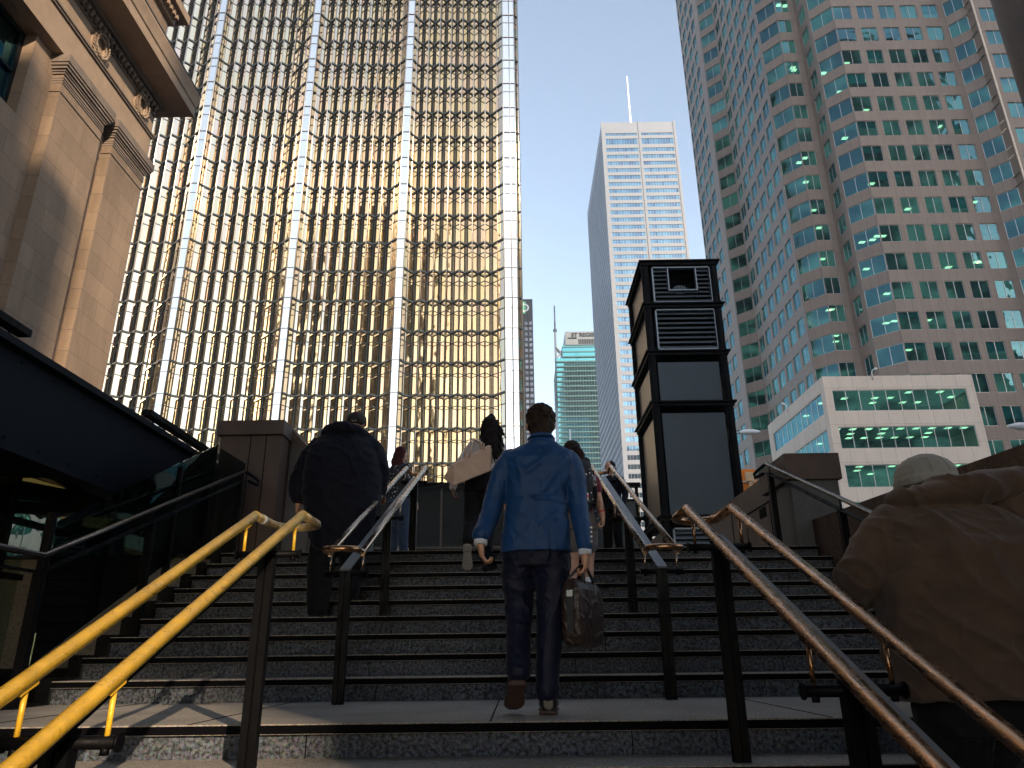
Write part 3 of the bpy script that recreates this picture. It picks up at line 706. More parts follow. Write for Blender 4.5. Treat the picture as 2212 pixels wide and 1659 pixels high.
handrail('bright yellow twin handrail rising at the lower left with two posts', -1.17, -2.2, railz(-2.2), 3.58, railz(3.58), .232, M['brassy'],
         [(-1.5,stair_z(-1.5)),(.7,stair_z(.7)),(2.05,stair_z(2.05)),(3.48,stair_z(3.4)+.0)], 0, .34, mixmats=M['mix_old'], tape=True, barmat=M['blackmetal'])
handrail('bronze twin handrail rising from the lower right corner beside the man in tan', .945, -2.2, railz(-2.2), 3.60, railz(3.60), .222, M['bronze'],
         [(-1.5,stair_z(-1.5)),(.7,stair_z(.7)),(2.25,stair_z(2.25)),(3.5,stair_z(3.4)+.0)], 0, .34)
zu = lambda y: .955+(2.33-.955)/(8.3-5.06)*(y-5.06)
up = [(5.06,0.0),(6.45,stair_z(6.45)),(7.3,stair_z(7.3)),(8.3,PZ)]
handrail('steel twin handrail on the upper flight left of the man in the blue suit', -1.17, 5.06, .955, 8.3, 2.33, .22, M['steelrail'], [(5.1,0.0),(6.6,stair_z(6.6)),(8.22,PZ)], .20, .3, mixmats=M['bronze'])
handrail('steel twin handrail on the upper flight right of the man in the blue suit', .99, 5.16, .955, 8.35, 2.325, .22, M['steelrail'], [(5.2,0.0),(6.6,stair_z(6.6)),(8.27,PZ)], .20, .3, mixmats=M['bronze'])
def wall_rail(label, x, pts, ext, posts, mat):
    t = empty('handrail', (x, pts[0][0], pts[0][1]-.95), label, 'handrail', 'metal handrails of the steps')
    p = [(x, a, b) for a, b in pts]
    mb = MB(); mb.tube(p, .022, 0, 14); mb.build('rail', mat, t)
    s = 1 if ext > 0 else -1
    y, z = pts[-1]; mb = MB(); mb.tube([(x,y,z),(x,y+.30,z),(x+.05*s,y+.33,z-.05),(x+.05*s,y+.30,z-.10),(x+.02*s,y+.1,z-.10)], .02, 0, 12); mb.build('end_loop', M['blackmetal'], t)
    mb = MB()
    for a, b in zip(pts[:-1], pts[1:]): mb.obox(Vector((x,(a[0]+b[0])/2,(a[1]+b[1])/2-.11)), (.03,0,0), Vector((0,(b[0]-a[0])/2,(b[1]-a[1])/2)), (0,0,.006))
    mb.build('flat_bar', M['blackmetal'], t)
    for (py, pz, zt) in posts:
        mb = MB(); mb.box((x-.03,py-.03,pz),(x+.03,py+.03,zt-.11)); mb.tube([(x,py,zt-.12),(x,py,zt-.02)], .008, 0, 8); mb.build('post', M['blackmetal'], t)
M['darkrail'] = plain('dark_worn_tube', (0.13,0.11,0.10), 0.25, 0.9, 0.3, 8)
wall_rail('thin dark handrail along the left edge of the steps', -3.2, [(1.0,.95),(5.0,.95),(8.42,2.345)], 1, [(5.0,-.6,.95),(6.4,.3,1.52),(8.3,1.2,2.3)], M['darkrail'])
wall_rail('thin dark handrail along the right edge of the steps', 2.96, [(2.2,-.42),(5.1,.92),(8.5,2.37)], -1, [(5.2,0,.95),(6.7,.6,1.6),(8.42,PZ,2.34)], M['darkrail'])
# ------------------------------------------------------------------ sunken entrance on the left: glass guard, canopy girder, glazed hall
M['clear'] = glass('guard_glass', (0.14,0.19,0.20), (0.5,0.65,0.65), 0.02, 0.01, 0.05, 1.0, 0.02)
gg = empty('glass_guard', (-3.4, 7.2, 1.0), 'tinted glass guard sloping up beside the left edge of the steps', 'glass guard')
m = MB()
m.obox(Vector((-3.4,6.3,1.2)), (.006,0,0), (0,.9,.45), (0,0,.5)); m.obox(Vector((-3.4,7.62,1.86)), (.006,0,0), (0,.40,.2), (0,0,.5))
m.build('glass_panel', M['clear'], gg)
m = MB(); m.face([(-3.42,8.15,1.3),(-3.24,8.5,1.3),(-3.24,8.5,2.46),(-3.42,8.15,2.56)]); m.build('end_panel', M['clear'], gg)
for a_, b_ in (((-3.43,5.3,-.2),(-3.37,5.34,1.3)), ((-3.43,7.18,.8),(-3.37,7.22,2.1)), ((-3.43,8.1,PZ),(-3.37,8.14,2.3))):
    m = MB(); m.box(a_, b_); m.build('post', M['blackmetal'], gg)
cn = empty('entrance_canopy', (-6, 6, 2.2), 'dark blue steel girder canopy over the sunken glass entrance at the left', 'canopy')
m = MB()
GX = -4.0
m.box((GX-.02,-2,1.86),(GX+.02,9.4,2.60)); m.box((GX-.16,-2,2.60),(GX+.10,9.45,2.66)); m.box((GX-.16,-2,1.80),(GX+.10,9.45,1.86))
m.face([(GX+.1,9.45,1.80),(GX+.1,9.8,2.2),(GX+.1,9.8,2.6),(GX+.1,9.45,2.66)])
m.build('girder', M['beam'], cn, bevel=.004)
m = MB()
for i in range(26):
    y = -1.6+i*.44
    for z in (1.92,2.54):
        m.tube([(GX+.02,y,z),(GX+.032,y,z)], .014, 0, 8)
m.build('bolts', M['blackmetal'], cn)
m = MB(); m.box((-9.4,-2,2.30),(GX-.18,12.2,2.42)); m.build('roof_slab', M['blackmetal'], cn)
m = MB()
for y in (1.5,3.4,5.3,7.2,9.2): m.box((-9.4,y-.05,2.02),(GX-.03,y+.05,2.295))
m.build('cross_beams', M['blackmetal'], cn)
for i, (y0, y1, dz) in enumerate(((3.9,5.5,.16),(7.6,9.6,.16))):
    t = empty('linear_light', (GX-.05,(y0+y1)/2,2.7), ['long black light fixture on the girder at the left picture edge','long black light fixture on the far end of the girder'][i], 'light fixture', 'light fixtures on the canopy girder')
    m = MB(); m.obox(Vector((GX-.05,(y0+y1)/2,2.66+dz+.0)), (.055,0,0), (0,(y1-y0)/2,0), (0,0,.03)); m.build('housing', M['blackmetal'], t, bevel=.004)
    for y in (y0+.15, y1-.2):
        m = MB(); m.tube([(GX-.05,y,2.66),(GX-.05,y+.04,2.72),(GX-.05,y,2.66+dz-.03)], .012, 0, 8); m.build('arm', M['blackmetal'], t)
# glazed hall in the pit
gh = empty('entrance_hall', (-6.5, 5, -1), 'dark glazed station entrance below the canopy with warm lit ceiling', 'entrance')
m = MB()
m.box((-9.5,-12,-3.6),(-9.4,9.4,2.3)); m.box((-9.5,8.4,-3.6),(-3.35,8.5,PZ-.03)); m.box((-9.5,12.2,PZ+.01),(-4.2,12.3,2.3)); 
m.build('wall', M['blackmetal'], gh)
M['hallglass'] = glass('hall_glass', (0.45,0.5,0.45), (0.6,0.75,0.7), 0.10, 0.02, 0.3, 1.2, 0.05)
m = MB()
for i in range(7):
    y = .2+i*1.3; m.face([(-5.6,y,-1.2),(-5.6,y+1.26,-1.2),(-5.6,y+1.26,2.28),(-5.6,y,2.28)][::-1])
m.build('glazing', M['hallglass'], gh)
m = MB()
for i in range(8): m.box((-5.64,.17+i*1.3,-3.4),(-5.56,.24+i*1.3,2.3))
for z in (-1.2,.1,1.15,1.75): m.box((-5.63,.2,z-.03),(-5.55,9.3,z+.03))
m.obox(Vector((-5.5,4.2,1.3)), (.03,0,0), (0,1.6,.75), (0,0,.03)); m.obox(Vector((-5.5,5.6,1.1)), (.03,0,0), (0,1.4,-.8), (0,0,.03)); m.obox(Vector((-5.4,6.2,.9)), (.04,0,0), (0,.35,1.1), (0,0,.05))
m.build('mullions', M['blackmetal'], gh)
def pane(name, pts, mat):
    q = MB(); f = [(-5.66,y,z) for y, z in pts]; bk_ = [(-5.69,y,z) for y, z in pts]; q.face(f); q.face(bk_[::-1])
    for i in range(len(f)): q.face([f[i], bk_[i], bk_[(i+1)%len(f)], f[(i+1)%len(f)]])
    q.build(name, mat, gh)
m = MB(); m.box((-5.76,5.0,PZ+.01),(-5.70,12.1,2.29)); m.build('side_wall', M['blackmetal'], gh)
M['dimteal'] = emit('dim_lit_teal_glass', (.06,.22,.20), .05); M['cream'] = emit('lit_cream_interior', (.9,.85,.6), .35); M['ember'] = emit('lit_orange_interior', (.8,.28,.08), .16)
pane('lit_pane', [(7.3,2.17),(7.80,2.26),(9.015,2.30),(8.3,2.23),(7.86,2.19)], M['warm'])
pane('dim_pane', [(7.95,1.97),(8.80,2.076),(8.3,2.0)], M['dimteal'])
pane('lit_pane', [(9.05,1.95),(9.75,2.07),(10.25,2.14),(10.2,2.08),(9.95,1.94),(9.25,1.90)], M['warm'])
pane('dim_pane', [(8.7,1.90),(9.2,1.88),(9.7,1.80),(9.0,1.78)], M['dimteal'])
pane('lit_pane', [(10.31,2.275),(10.71,2.27),(10.72,2.2),(10.4,2.15)], M['cream'])
pane('lit_pane', [(10.66,1.99),(11.0,2.0),(11.05,1.80),(10.70,1.80)], M['cream'])
pane('lit_pane', [(11.1,2.0),(11.45,2.0),(11.47,1.80),(11.12,1.80)], M['cream'])
pane('lit_pane', [(10.68,1.79),(11.45,1.79),(11.45,1.74),(10.7,1.73)], M['ember'])
pane('lit_pane', [(10.9,1.60),(11.35,1.60),(11.37,1.49),(10.97,1.49)], M['cream'])
pane('dim_pane', [(9.6,1.68),(10.5,1.70),(10.6,1.46),(9.6,1.46)], M['dimteal'])
m = MB(); m.face([(-9.4,-12,-3.59),(-3.35,-12,-3.59),(-3.35,9.4,-3.59),(-9.4,9.4,-3.59)]); m.build('floor', M['pave'], gh)
# ------------------------------------------------------------------ black ventilation tower
vt = empty('vent_tower', (4.6, 19, PZ), 'tall black steel ventilation tower with louvres and blue grey panels', 'vent tower')
VX0, VX1, VY0, VY1 = 3.56, 5.62, 18.0, 20.6
ZB = [10.5, 9.19, 7.79, 6.37, 3.42]
m = MB()
for x in (VX0, VX1-.16):
    for y in (VY0, VY1-.16):
        m.box((x,y,PZ),(x+.16,y+.16,10.4));
        m.box((x+.03,y-.03,PZ),(x+.05,y-.001,10.4)); m.box((x-.03,y+.03,PZ),(x-.001,y+.05,10.4))
m.build('corner_posts', M['blackmetal'], vt, bevel=.006)
for z in ZB:
    m = MB(); m.box((VX0-.09,VY0-.09,z-.04),(VX1+.09,VY1+.09,z)); m.box((VX0-.035,VY0-.035,z-.13),(VX1+.035,VY1+.035,z-.042))
    m.build('ledge', M['blackmetal'], vt, bevel=.005)
M['vpanel'] = plain('blue_grey_coated_panel', (0.035,0.05,0.062), 0.45, 0.2, 0.12, 1.2)
M['vside'] = plain('bronze_grey_panel', (0.16,0.13,0.11), 0.30, 0.7, 0.15, 1.2)  # left panels: warm light off the gold tower put into the colour
for (z0, z1) in ((3.45,6.08),(6.4,7.5)):
    m = MB(); m.box((VX0+.22,VY0+.10,z0),(VX1-.22,VY0+.13,z1)); m.build('front_panel', M['vpanel'], vt)
for (z0, z1) in ((PZ,3.13),(3.45,6.08),(6.4,7.5),(7.82,9.05),(9.22,10.36)):
    m = MB(); m.box((VX0+.08,VY0+.22,z0),(VX0+.11,VY1-.22,z1)); m.build('side_panel', M['vside'], vt)
    m = MB(); m.box((VX1-.11,VY0+.22,z0),(VX1-.08,VY1-.22,z1)); m.box((VX0+.22,VY1-.12,z0),(VX1-.22,VY1-.09,z1)); m.build('side_panel', M['vpanel'], vt)
M['louvre'] = plain('louvre_metal', (0.22,0.25,0.28), 0.35, 0.6, 0.1, 5)
def louvre(x0, x1, z0, z1, n, hole=None):
    m = MB(); y = VY0+.08
    for a in ((x0,z0,x1,z0+.04),(x0,z1-.04,x1,z1),(x0,z0,x0+.04,z1),(x1-.04,z0,x1,z1)): m.box((a[0],y-.05,a[1]),(a[2],y+.1,a[3]))
    for i in range(n):
        z = z0+.04+(z1-z0-.08)*(i+.5)/n
        segs = [(x0+.04,x1-.04)]
        if hole and z > hole[2]: segs = [(x0+.04,hole[0]),(hole[1],x1-.04)]
        for a, b in segs: m.obox(Vector(((a+b)/2,y+.03,z)), ((b-a)/2,0,0), (0,.045,.045), (0,-.004,.004))
    if hole:
        m.box((hole[0]-.03,y-.05,hole[2]-.03),(hole[1]+.03,y+.1,hole[2])); m.box((hole[0]-.03,y-.05,hole[2]),(hole[0],y+.1,z1)); m.box((hole[1],y-.05,hole[2]),(hole[1]+.03,y+.1,z1))
    m.build('louvre', M['louvre'], vt)
louvre(VX0+.26,VX1-.17,9.22,10.34,8,(VX0+.72,VX1-.60,9.63)); louvre(VX0+.26,VX1-.17,7.83,9.04,8); louvre(VX0+.24,VX1-.24,PZ+.1,3.12,13)
m = MB(); m.box((VX0+.2,VY0+.5,PZ),(VX1-.2,VY0+.55,10.3)); m.build('inner_lining', M['nosing'], vt)
m = MB()
for k in range(9): 
    x = 4.45+k*.045; hh = .13*math.sqrt(max(0,1-((k-4)/4.6)**2)); m.box((x,VY0+.34,9.78-hh),(x+.012,VY0+.36,9.78+hh))
m.build('fan_grille', M['louvre'], vt)
# ------------------------------------------------------------------ stone building at the far left
sb = empty('stone_building', (-14, 14, PZ), 'classical tan limestone building with pilasters, wreaths and a heavy cornice at the upper left', 'building')
XW, XP = -12.30, -12.0; YE = 19.87
m = MB()
def xface(mb, x, y0, y1, z0, z1, mi=0): mb.face([(x,y1,z0),(x,y0,z0),(x,y0,z1),(x,y1,z1)][::-1] if False else [(x,y0,z0),(x,y1,z0),(x,y1,z1),(x,y0,z1)], mi, [(y0,z0),(y1,z0),(y1,z1),(y0,z1)])
wy0, wy1, wz0, wz1 = 12.3, 14.60, 13.0, 15.52
xface(m, XW, -6, wy0, PZ, 16); xface(m, XW, wy1, YE, PZ, 16); xface(m, XW, wy0, wy1, PZ, wz0); xface(m, XW, wy0, wy1, wz1, 16)
for (a, b, c, d) in ((wy0,wy1,wz0,wz0),(wy0,wy1,wz1,wz1)):
    m.face([(XW,a,c),(XW,b,c),(XW-.42,b,c),(XW-.42,a,c)], 0)
for yy in (wy0, wy1): m.face([(XW,yy,wz0),(XW,yy,wz1),(XW-.42,yy,wz1),(XW-.42,yy,wz0)], 0)
m.box((-20,YE-.02,PZ),(XW-.001,YE,19),0); m.build('wall', M['limestone'], sb)
m = MB(); y0 = 15.30
m.box((XW-.02,15.45,PZ),(XP,17.44,15.1)); m.box((XW-.02,18.02,PZ),(XP,YE+.01,15.1))
m.box((XW-.02,8.2,PZ),(XP,10.3,15.1))
m.build('pilaster', M['limestone'], sb, bevel=.015)
def caps(ya, yb):
    m = MB()
    m.box((XP-.3,ya,14.42),(XP+.03,yb,14.45)); 
    for z in (14.72,14.80,14.88): m.box((XP-.3,ya-.01,z),(XP+.025,yb+.01,z+.045))
    # flaring mould and abacus
    for i, (e, z0, z1) in enumerate(((.04,15.0,15.06),(.07,15.06,15.12),(.12,15.12,15.2),(.16,15.2,15.28),(.19,15.28,15.52))): m.box((XP-.3,ya-e,z0),(XP+e,yb+e,z1))
    m.build('capital', M['limedark'], sb, bevel=.008)
caps(15.45,17.44); caps(18.02,YE+.01)
m = MB()
m.box((XW-.3,-6,15.53),(XP+.0,YE+.03,16.46)); m.build('architrave', M['limeplain'], sb)
m = MB(); m.box((XW-.3,-6,16.46),(XP+.06,YE+.07,16.52)); m.box((XW-.3,-6,16.52),(XP+.10,YE+.1,16.58)); m.build('fillet', M['limedark'], sb)
m = MB(); m.box((XW-.3,-6,16.58),(XP-.02,YE+.02,17.75)); m.build('frieze', M['limeplain'], sb)
m = MB()
for i in range(70):
    y = 5.0+i*.215
    if y > YE-.05: break
    pts = [(XP+.10,y,17.62),(XP+.14,y,17.50),(XP+.08,y,17.40)]; m.tube(pts, [.05,.085,.03], 0, 8)
    m.box((XP-.02,y+.09,17.42),(XP+.07,y+.125,17.7))
m.box((XP-.05,-6,17.68),(XP+.22,YE+.15,17.78)); m.box((XP-.05,-6,17.33),(XP+.03,YE+.05,17.37))
m.build('egg_moulding', M['limedark'], sb)
m = MB()
prof = [(-12.4,17.78),(-10.97,17.78),(-10.97,18.12),(-10.93,18.15),(-10.90,18.30),(-10.87,18.42),(-10.84,18.52),(-10.84,18.60),(-12.4,18.60)]
sc = 17.0/17.48
prism(m, [(p[0], .3+(p[1]-.3)) for p in prof], -6, YE+.55)
m.build('cornice', M['limeplain'], sb)
m = MB(); m.box((-12.4,-6,18.601),(-10.82,YE+.57,18.64)); m.build('lead_flashing', M['steelblue'], sb)
m = MB()
m.box((-16,-6,18.64),(-12.25,YE+.1,21.6)); m.build('attic', M['limestone'], sb)
m = MB()
m.box((-16,-6,21.95),(-11.75,YE+.6,22.3)); m.box((-16,-6,21.6),(-12.1,YE+.3,21.95))
for i in range(60):
    y = 8+i*.22
    if y < YE+.2: m.box((-12.1,y,21.7),(-11.9,y+.12,21.94))
m.build('attic_cornice', M['limeplain'], sb)
m = MB(); m.box((XW-.42,wy0+.02,wz0),(XW-.38,wy1-.02,wz1)); 
m.build('window', glass('deep_blue_glass', (0.03,0.10,0.14), (0.22,0.62,0.78), 0.30, 0.03, 0.3, .6, .02), sb)
m = MB()
for (a, b, c, d) in ((wy0,wz0,wy1,wz0+.10),(wy0,wz1-.10,wy1,wz1),(wy0,wz0,wy0+.1,wz1),(wy1-.13,wz0,wy1,wz1),(wy0,14.20,wy1,14.26),(13.42,wz0,13.48,wz1)): m.box((XW-.37,a,b),(XW-.30,c,d))
m.build('window_frame', M['aludark'], sb)
# laurel wreaths
for (cy, cz) in ((16.5,17.28-.28+.0),(18.98,16.98+.02),(11.5,17.0)):
    m = MB()
    rr = .33; n = 26
    for ring in range(3):
        for i in range(n):
            a = 2*math.pi*(i+ring*.33)/n; rad = rr+(ring-1)*.075
            c = Vector((XP+.05+(.05 if ring == 1 else 0)+random.uniform(-.01,.015), cy+rad*math.cos(a)*.92, cz+rad*math.sin(a)*1.12))
            tdir = Vector((0,-math.sin(a),math.cos(a)))*(-1 if math.cos(a) > 0 else 1)
            tdir = Vector((.35,-math.sin(a)*(1 if a < math.pi else 1),math.cos(a))).normalized(); sd = Vector((0,math.cos(a),math.sin(a)))
            w = .048; l = .085
            pts = [c-tdir*l, c+sd*w+Vector((.03,0,0)), c+tdir*l+Vector((.03,0,0)), c-sd*w+Vector((.03,0,0))]
            top = c+Vector((.055,0,0))
            for k in range(4): m.face([pts[k], pts[(k+1)%4], top], 0)
    ringp = [(XP+.0, cy+rr*math.cos(2*math.pi*k/24)*.92, cz+rr*math.sin(2*math.pi*k/24)*1.12) for k in range(24)]
    m.tube(ringp, .085, 0, 8, closed=True)
    m.tube([(XP+.02,cy-.12,cz+.42),(XP+.09,cy,cz+.40),(XP+.02,cy+.12,cz+.44)], [.03,.07,.03], 0, 8)
    m.build('wreath', M['limeplain'], sb)
# ------------------------------------------------------------------ brown column at the upper right corner
M['columnstone'] = granite('dark_brown_stone', (0.06,0.035,0.028), (0.13,0.085,0.07), 80, 0.6, .4)
m = MB(); m.tube([(11.55,12,PZ),(11.55,12,30)], .95, 0, 40); o = m.build('stone_column', M['columnstone']); tag(o, 'dark brown stone column crossing the upper right corner', 'column')
# ------------------------------------------------------------------ street furniture
def street_lamp(x, y, z, label, s=1.0, dirx=1):
    t = empty('street_lamp', (x,y,PZ), label, 'street lamp', 'white street lamps')
    m = MB(); m.tube([(x-1.1*dirx,y,PZ),(x-1.1*dirx,y,z-.1),(x-.9*dirx,y,z),(x-.2*dirx,y,z+.02)], [.09,.06,.05,.04], 0, 10); m.build('pole', M['alu'], t)
    m = MB(); m.tube([(x-.25*dirx,y,z+.02),(x-.1*dirx,y,z+.04),(x+.3*dirx,y,z+.05),(x+.62*dirx,y,z+.06)], [.05,.11,.12,.04], 0, 14); m.build('lamp_head', M['white_paint'], t)
street_lamp(9.75, 30, 8.95, 'white street lamp head sticking out right of the vent tower')
street_lamp(14.9, 20.5, 6.25, 'white street lamp head cut by the right picture edge', dirx=-1)
sgn = empty('road_sign', (8.03, 25, PZ), 'orange road sign seen from behind its bracket above the brown wall', 'sign')
M['orange'] = plain('orange_sign_sheet', (0.85,0.24,0.02), 0.5, 0, .06)
m = MB(); m.box((7.76,25,5.3),(8.30,25.02,6.2)); m.build('sign_board', M['orange'], sgn, bevel=.01)
m = MB(); m.box((7.90,24.8,5.75),(8.16,24.99,6.06)); m.box((7.98,24.85,5.3),(8.1,24.99,5.75)); m.build('signal_box', plain('cream_box', (0.75,0.50,0.28), .5), sgn, bevel=.02)
m = MB(); m.tube([(8.03,25.1,PZ),(8.03,25.1,6.0)], .06, 0, 10); m.tube([(7.55,24.9,5.72),(8.2,24.9,5.74)], .035, 0, 8); m.build('pole', M['alu'], sgn)
fp = MB(); fp.tube([(3.06,40,PZ),(3.06,40,12.2)], [.09,.04], 0, 8); o = fp.build('flagpole', M['white_paint']); tag(o, 'thin bare white pole right of the blue suit shoulder', 'pole')
ki = empty('kiosk', (1.62, 12.1, PZ), 'black framed glass information stand on the plaza behind the right steel handrail', 'kiosk')
m = MB()
for x in (1.26,1.98): m.box((x-.025,12,PZ),(x+.025,12.05,2.86))
m.box((1.2,11.97,2.86),(2.04,12.08,2.93)); m.box((1.26,12,2.62),(1.98,12.04,2.66)); m.box((1.26,12,1.75),(1.98,12.04,1.79)); m.box((1.60,12,2.66),(1.64,12.04,2.86)); m.build('frame', M['blackmetal'], ki)
m = MB(); m.box((1.29,12.015,1.8),(1.95,12.025,2.62)); m.build('glass_board', M['vpanel'], ki)
m = MB(); m.box((1.58,12.0,2.26),(1.75,12.012,2.38)); m.build('green_notice', plain('green_notice', (.10,.35,.08), .6), ki)
can = empty('drink_can', (3.5,7.6,1.63), 'small can with a green rim standing on the rusty parapet wall', 'can')
m = MB(); m.tube([(3.5,7.55,1.63),(3.5,7.55,1.70)], .035, 0, 14); m.build('can_body', M['darkrail'], can)
m = MB(); m.tube([(3.5,7.55,1.70),(3.5,7.55,1.715)], [.036,.033], 0, 14); m.build('can_rim', M['green'], can)
pc = MB(); pc.tube([(3.5,6.65,1.62),(3.58,6.6,1.71)], [.035,.05], 0, 12, cap=False); o = pc.build('paper_cup', plain('blue_white_paper', (.25,.35,.6), .6, 0, .5, 30)); tag(o, 'crumpled blue and white paper cup lying on the rusty parapet wall', 'paper cup')

# ------------------------------------------------------------------ unseen slab added over and behind the viewer to darken the steps
po = empty('station_portico', (0, -4, PZ), 'deep stone portico roof over the lower steps behind the viewer', 'portico')
m = MB(); m.box((-9,-12,8.2),(9,4.6,9.0)); m.build('roof_slab', M['columnstone'], po)
m = MB()
for x in (-8,-4.4,4.4,8):
    m.tube([(x,-11,PZ),(x,-11,8.19)], .35, 0, 20)
m.build('columns', M['columnstone'], po)
# ================================================================== people
class Blob:
    """closed pieces that are merged into one continuous surface by a voxel remesh"""
    def __init__(s): s.v = []; s.f = []
    def rings(s, R_, n):
        b = len(s.v)
        for r in R_: s.v += [tuple(p) for p in r]
        for i in range(len(R_)-1):
            for k in range(n): s.f.append((b+i*n+k, b+i*n+(k+1)%n, b+(i+1)*n+(k+1)%n, b+(i+1)*n+k))
        s.f.append(tuple(b+k for k in range(n))[::-1]); e = b+(len(R_)-1)*n; s.f.append(tuple(e+k for k in range(n)))
    def loft(s, secs, n=28, ax=(1,0,0), ay=(0,1,0), p=2.3):
        """secs: (cx,cy,cz,rx,ry)"""
        ax = Vector(ax); ay = Vector(ay); R_ = []
        for c in secs:
            o = Vector(c[:3]); rx, ry = c[3], c[4]; row = []
            for k in range(n):
                a = 2*math.pi*k/n; ca, sa = math.cos(a), math.sin(a)
                row.append(o+ax*(rx*math.copysign(abs(ca)**(2/p), ca))+ay*(ry*math.copysign(abs(sa)**(2/p), sa)))
            R_.append(row)
        s.rings(R_, n)
    def limb(s, pts, rad, n=16, flat=1.0, fax=None):
        pts = [Vector(p) for p in pts]; P = []; Q = []
        for i in range(len(pts)-1):
            m = 5
            for k in range(m):
                t = k/m; p0 = pts[max(i-1,0)]; p1 = pts[i]; p2 = pts[i+1]; p3 = pts[min(i+2,len(pts)-1)]
                P.append(.5*((2*p1)+(-p0+p2)*t+(2*p0-5*p1+4*p2-p3)*t*t+(-p0+3*p1-3*p2+p3)*t**3)); Q.append(rad[i]*(1-t)+rad[i+1]*t)
        P.append(pts[-1]); Q.append(rad[-1])
        d0 = (P[1]-P[0]).normalized(); d1 = (P[-1]-P[-2]).normalized()
        H = [(P[0]-d0*Q[0]*c, Q[0]*math.sqrt(1-c*c)) for c in (.97,.75,.4)]; T_ = [(P[-1]+d1*Q[-1]*c, Q[-1]*math.sqrt(1-c*c)) for c in (.4,.75,.97)]
        P = [h[0] for h in H]+P+[h[0] for h in T_]; Q = [h[1] for h in H]+Q+[h[1] for h in T_]
        u = None; R_ = []
        for i in range(len(P)):
            t = (P[min(i+1,len(P)-1)]-P[max(i-1,0)]).normalized()
            if u is None: u = t.cross(Vector((0,1,0)) if abs(t.y) < .9 else Vector((1,0,0)))
            u = (u-t*u.dot(t)).normalized(); w = t.cross(u)
            R_.append([P[i]+(u*math.cos(2*math.pi*k/n)+w*math.sin(2*math.pi*k/n))*Q[i] for k in range(n)])
            if fax is not None:
                fa = Vector(fax); R_[-1] = [q-fa*((q-P[i]).dot(fa)*(1-flat)) for q in R_[-1]]
        s.rings(R_, n)
    def ell(s, c, r, rot=None, n=20):
        c = Vector(c); R_ = []
        for i in range(1, 14):
            a = math.pi*i/14; row = []
            for k in range(n):
                b = 2*math.pi*k/n; p = Vector((r[0]*math.sin(a)*math.cos(b), r[1]*math.sin(a)*math.sin(b), -r[2]*math.cos(a)))
                if rot is not None: p = rot @ p
                row.append(c+p)
            R_.append(row)
        s.rings(R_, n)
    def make(s, name, mat, parent, vox=.008, smooth=4, fold=None, label=None):
        me = bpy.data.meshes.new(name); me.from_pydata(s.v, [], s.f); me.update()
        o = bpy.data.objects.new('tmp', me); COL.objects.link(o)
        r = o.modifiers.new('r', 'REMESH'); r.mode = 'VOXEL'; r.voxel_size = vox
        if smooth: q = o.modifiers.new('s', 'SMOOTH'); q.factor = .5; q.iterations = smooth
        dg = bpy.context.evaluated_depsgraph_get(); m2 = bpy.data.meshes.new_from_object(o.evaluated_get(dg)); m2.name = name
        bpy.data.objects.remove(o)
        if fold:
            nn = [v.normal.copy() for v in m2.vertices]
            for v, k in zip(m2.vertices, nn): v.co = v.co + k*fold(v.co)
        m2.polygons.foreach_set('use_smooth', [True]*len(m2.polygons)); m2.materials.clear(); m2.materials.append(mat); m2.update()
        o = bpy.data.objects.new(name, m2); COL.objects.link(o)
        if parent: o.parent = parent; o.matrix_parent_inverse = Matrix.Translation(parent_loc(parent)).inverted()
        if label: o['label'] = label
        return o
def hand(b, wrist, d, pn, thumb, curl=.5, s=1.0):
    """wrist point, direction to the knuckles, direction the palm faces, direction of the thumb side"""
    w = Vector(wrist); d = Vector(d).normalized(); pn = Vector(pn); pn = (pn-d*pn.dot(d)).normalized(); t = Vector(thumb); t = (t-d*t.dot(d)-pn*t.dot(pn)).normalized()
    b.limb([w-d*.03*s, w+d*.01*s], [.026*s,.025*s])
    b.loft([(*(w+d*q*s), rx*s, ry*s) for q, rx, ry in ((0,.026,.019),(.03,.036,.019),(.06,.042,.017),(.088,.040,.013))], 18, t, pn, 2.6)
    for i, (off, L) in enumerate(((.031,.92),(.0105,1.0),(-.010,.94),(-.030,.76))):
        p = w+d*.086*s+t*off*s; a = curl*.55; pts = [p-d*.01*s]; rad = [.0095*s]
        for k, (l, r) in enumerate(((.042,.0090),(.026,.0082),(.021,.0070))):
            q = d*math.cos(a)+pn*math.sin(a)+t*off*.9; q.normalize(); p = p+q*l*L*s; pts.append(p); rad.append(r*s); a += curl*(1.0 if k else .9)
        b.limb(pts, rad, 10)
    p = w+d*.022*s+t*.028*s; q1 = (d*.62+t*.62+pn*.35*curl).normalized(); q2 = (d*.8+t*.12+pn*.7*curl).normalized(); q3 = (d*.75-t*.15+pn*.8*curl).normalized()
    b.limb([p-q1*.012*s, p+q1*.034*s, p+q1*.034*s+q2*.030*s, p+q1*.034*s+q2*.030*s+q3*.020*s], [.014*s,.0115*s,.0100*s,.0080*s], 10)
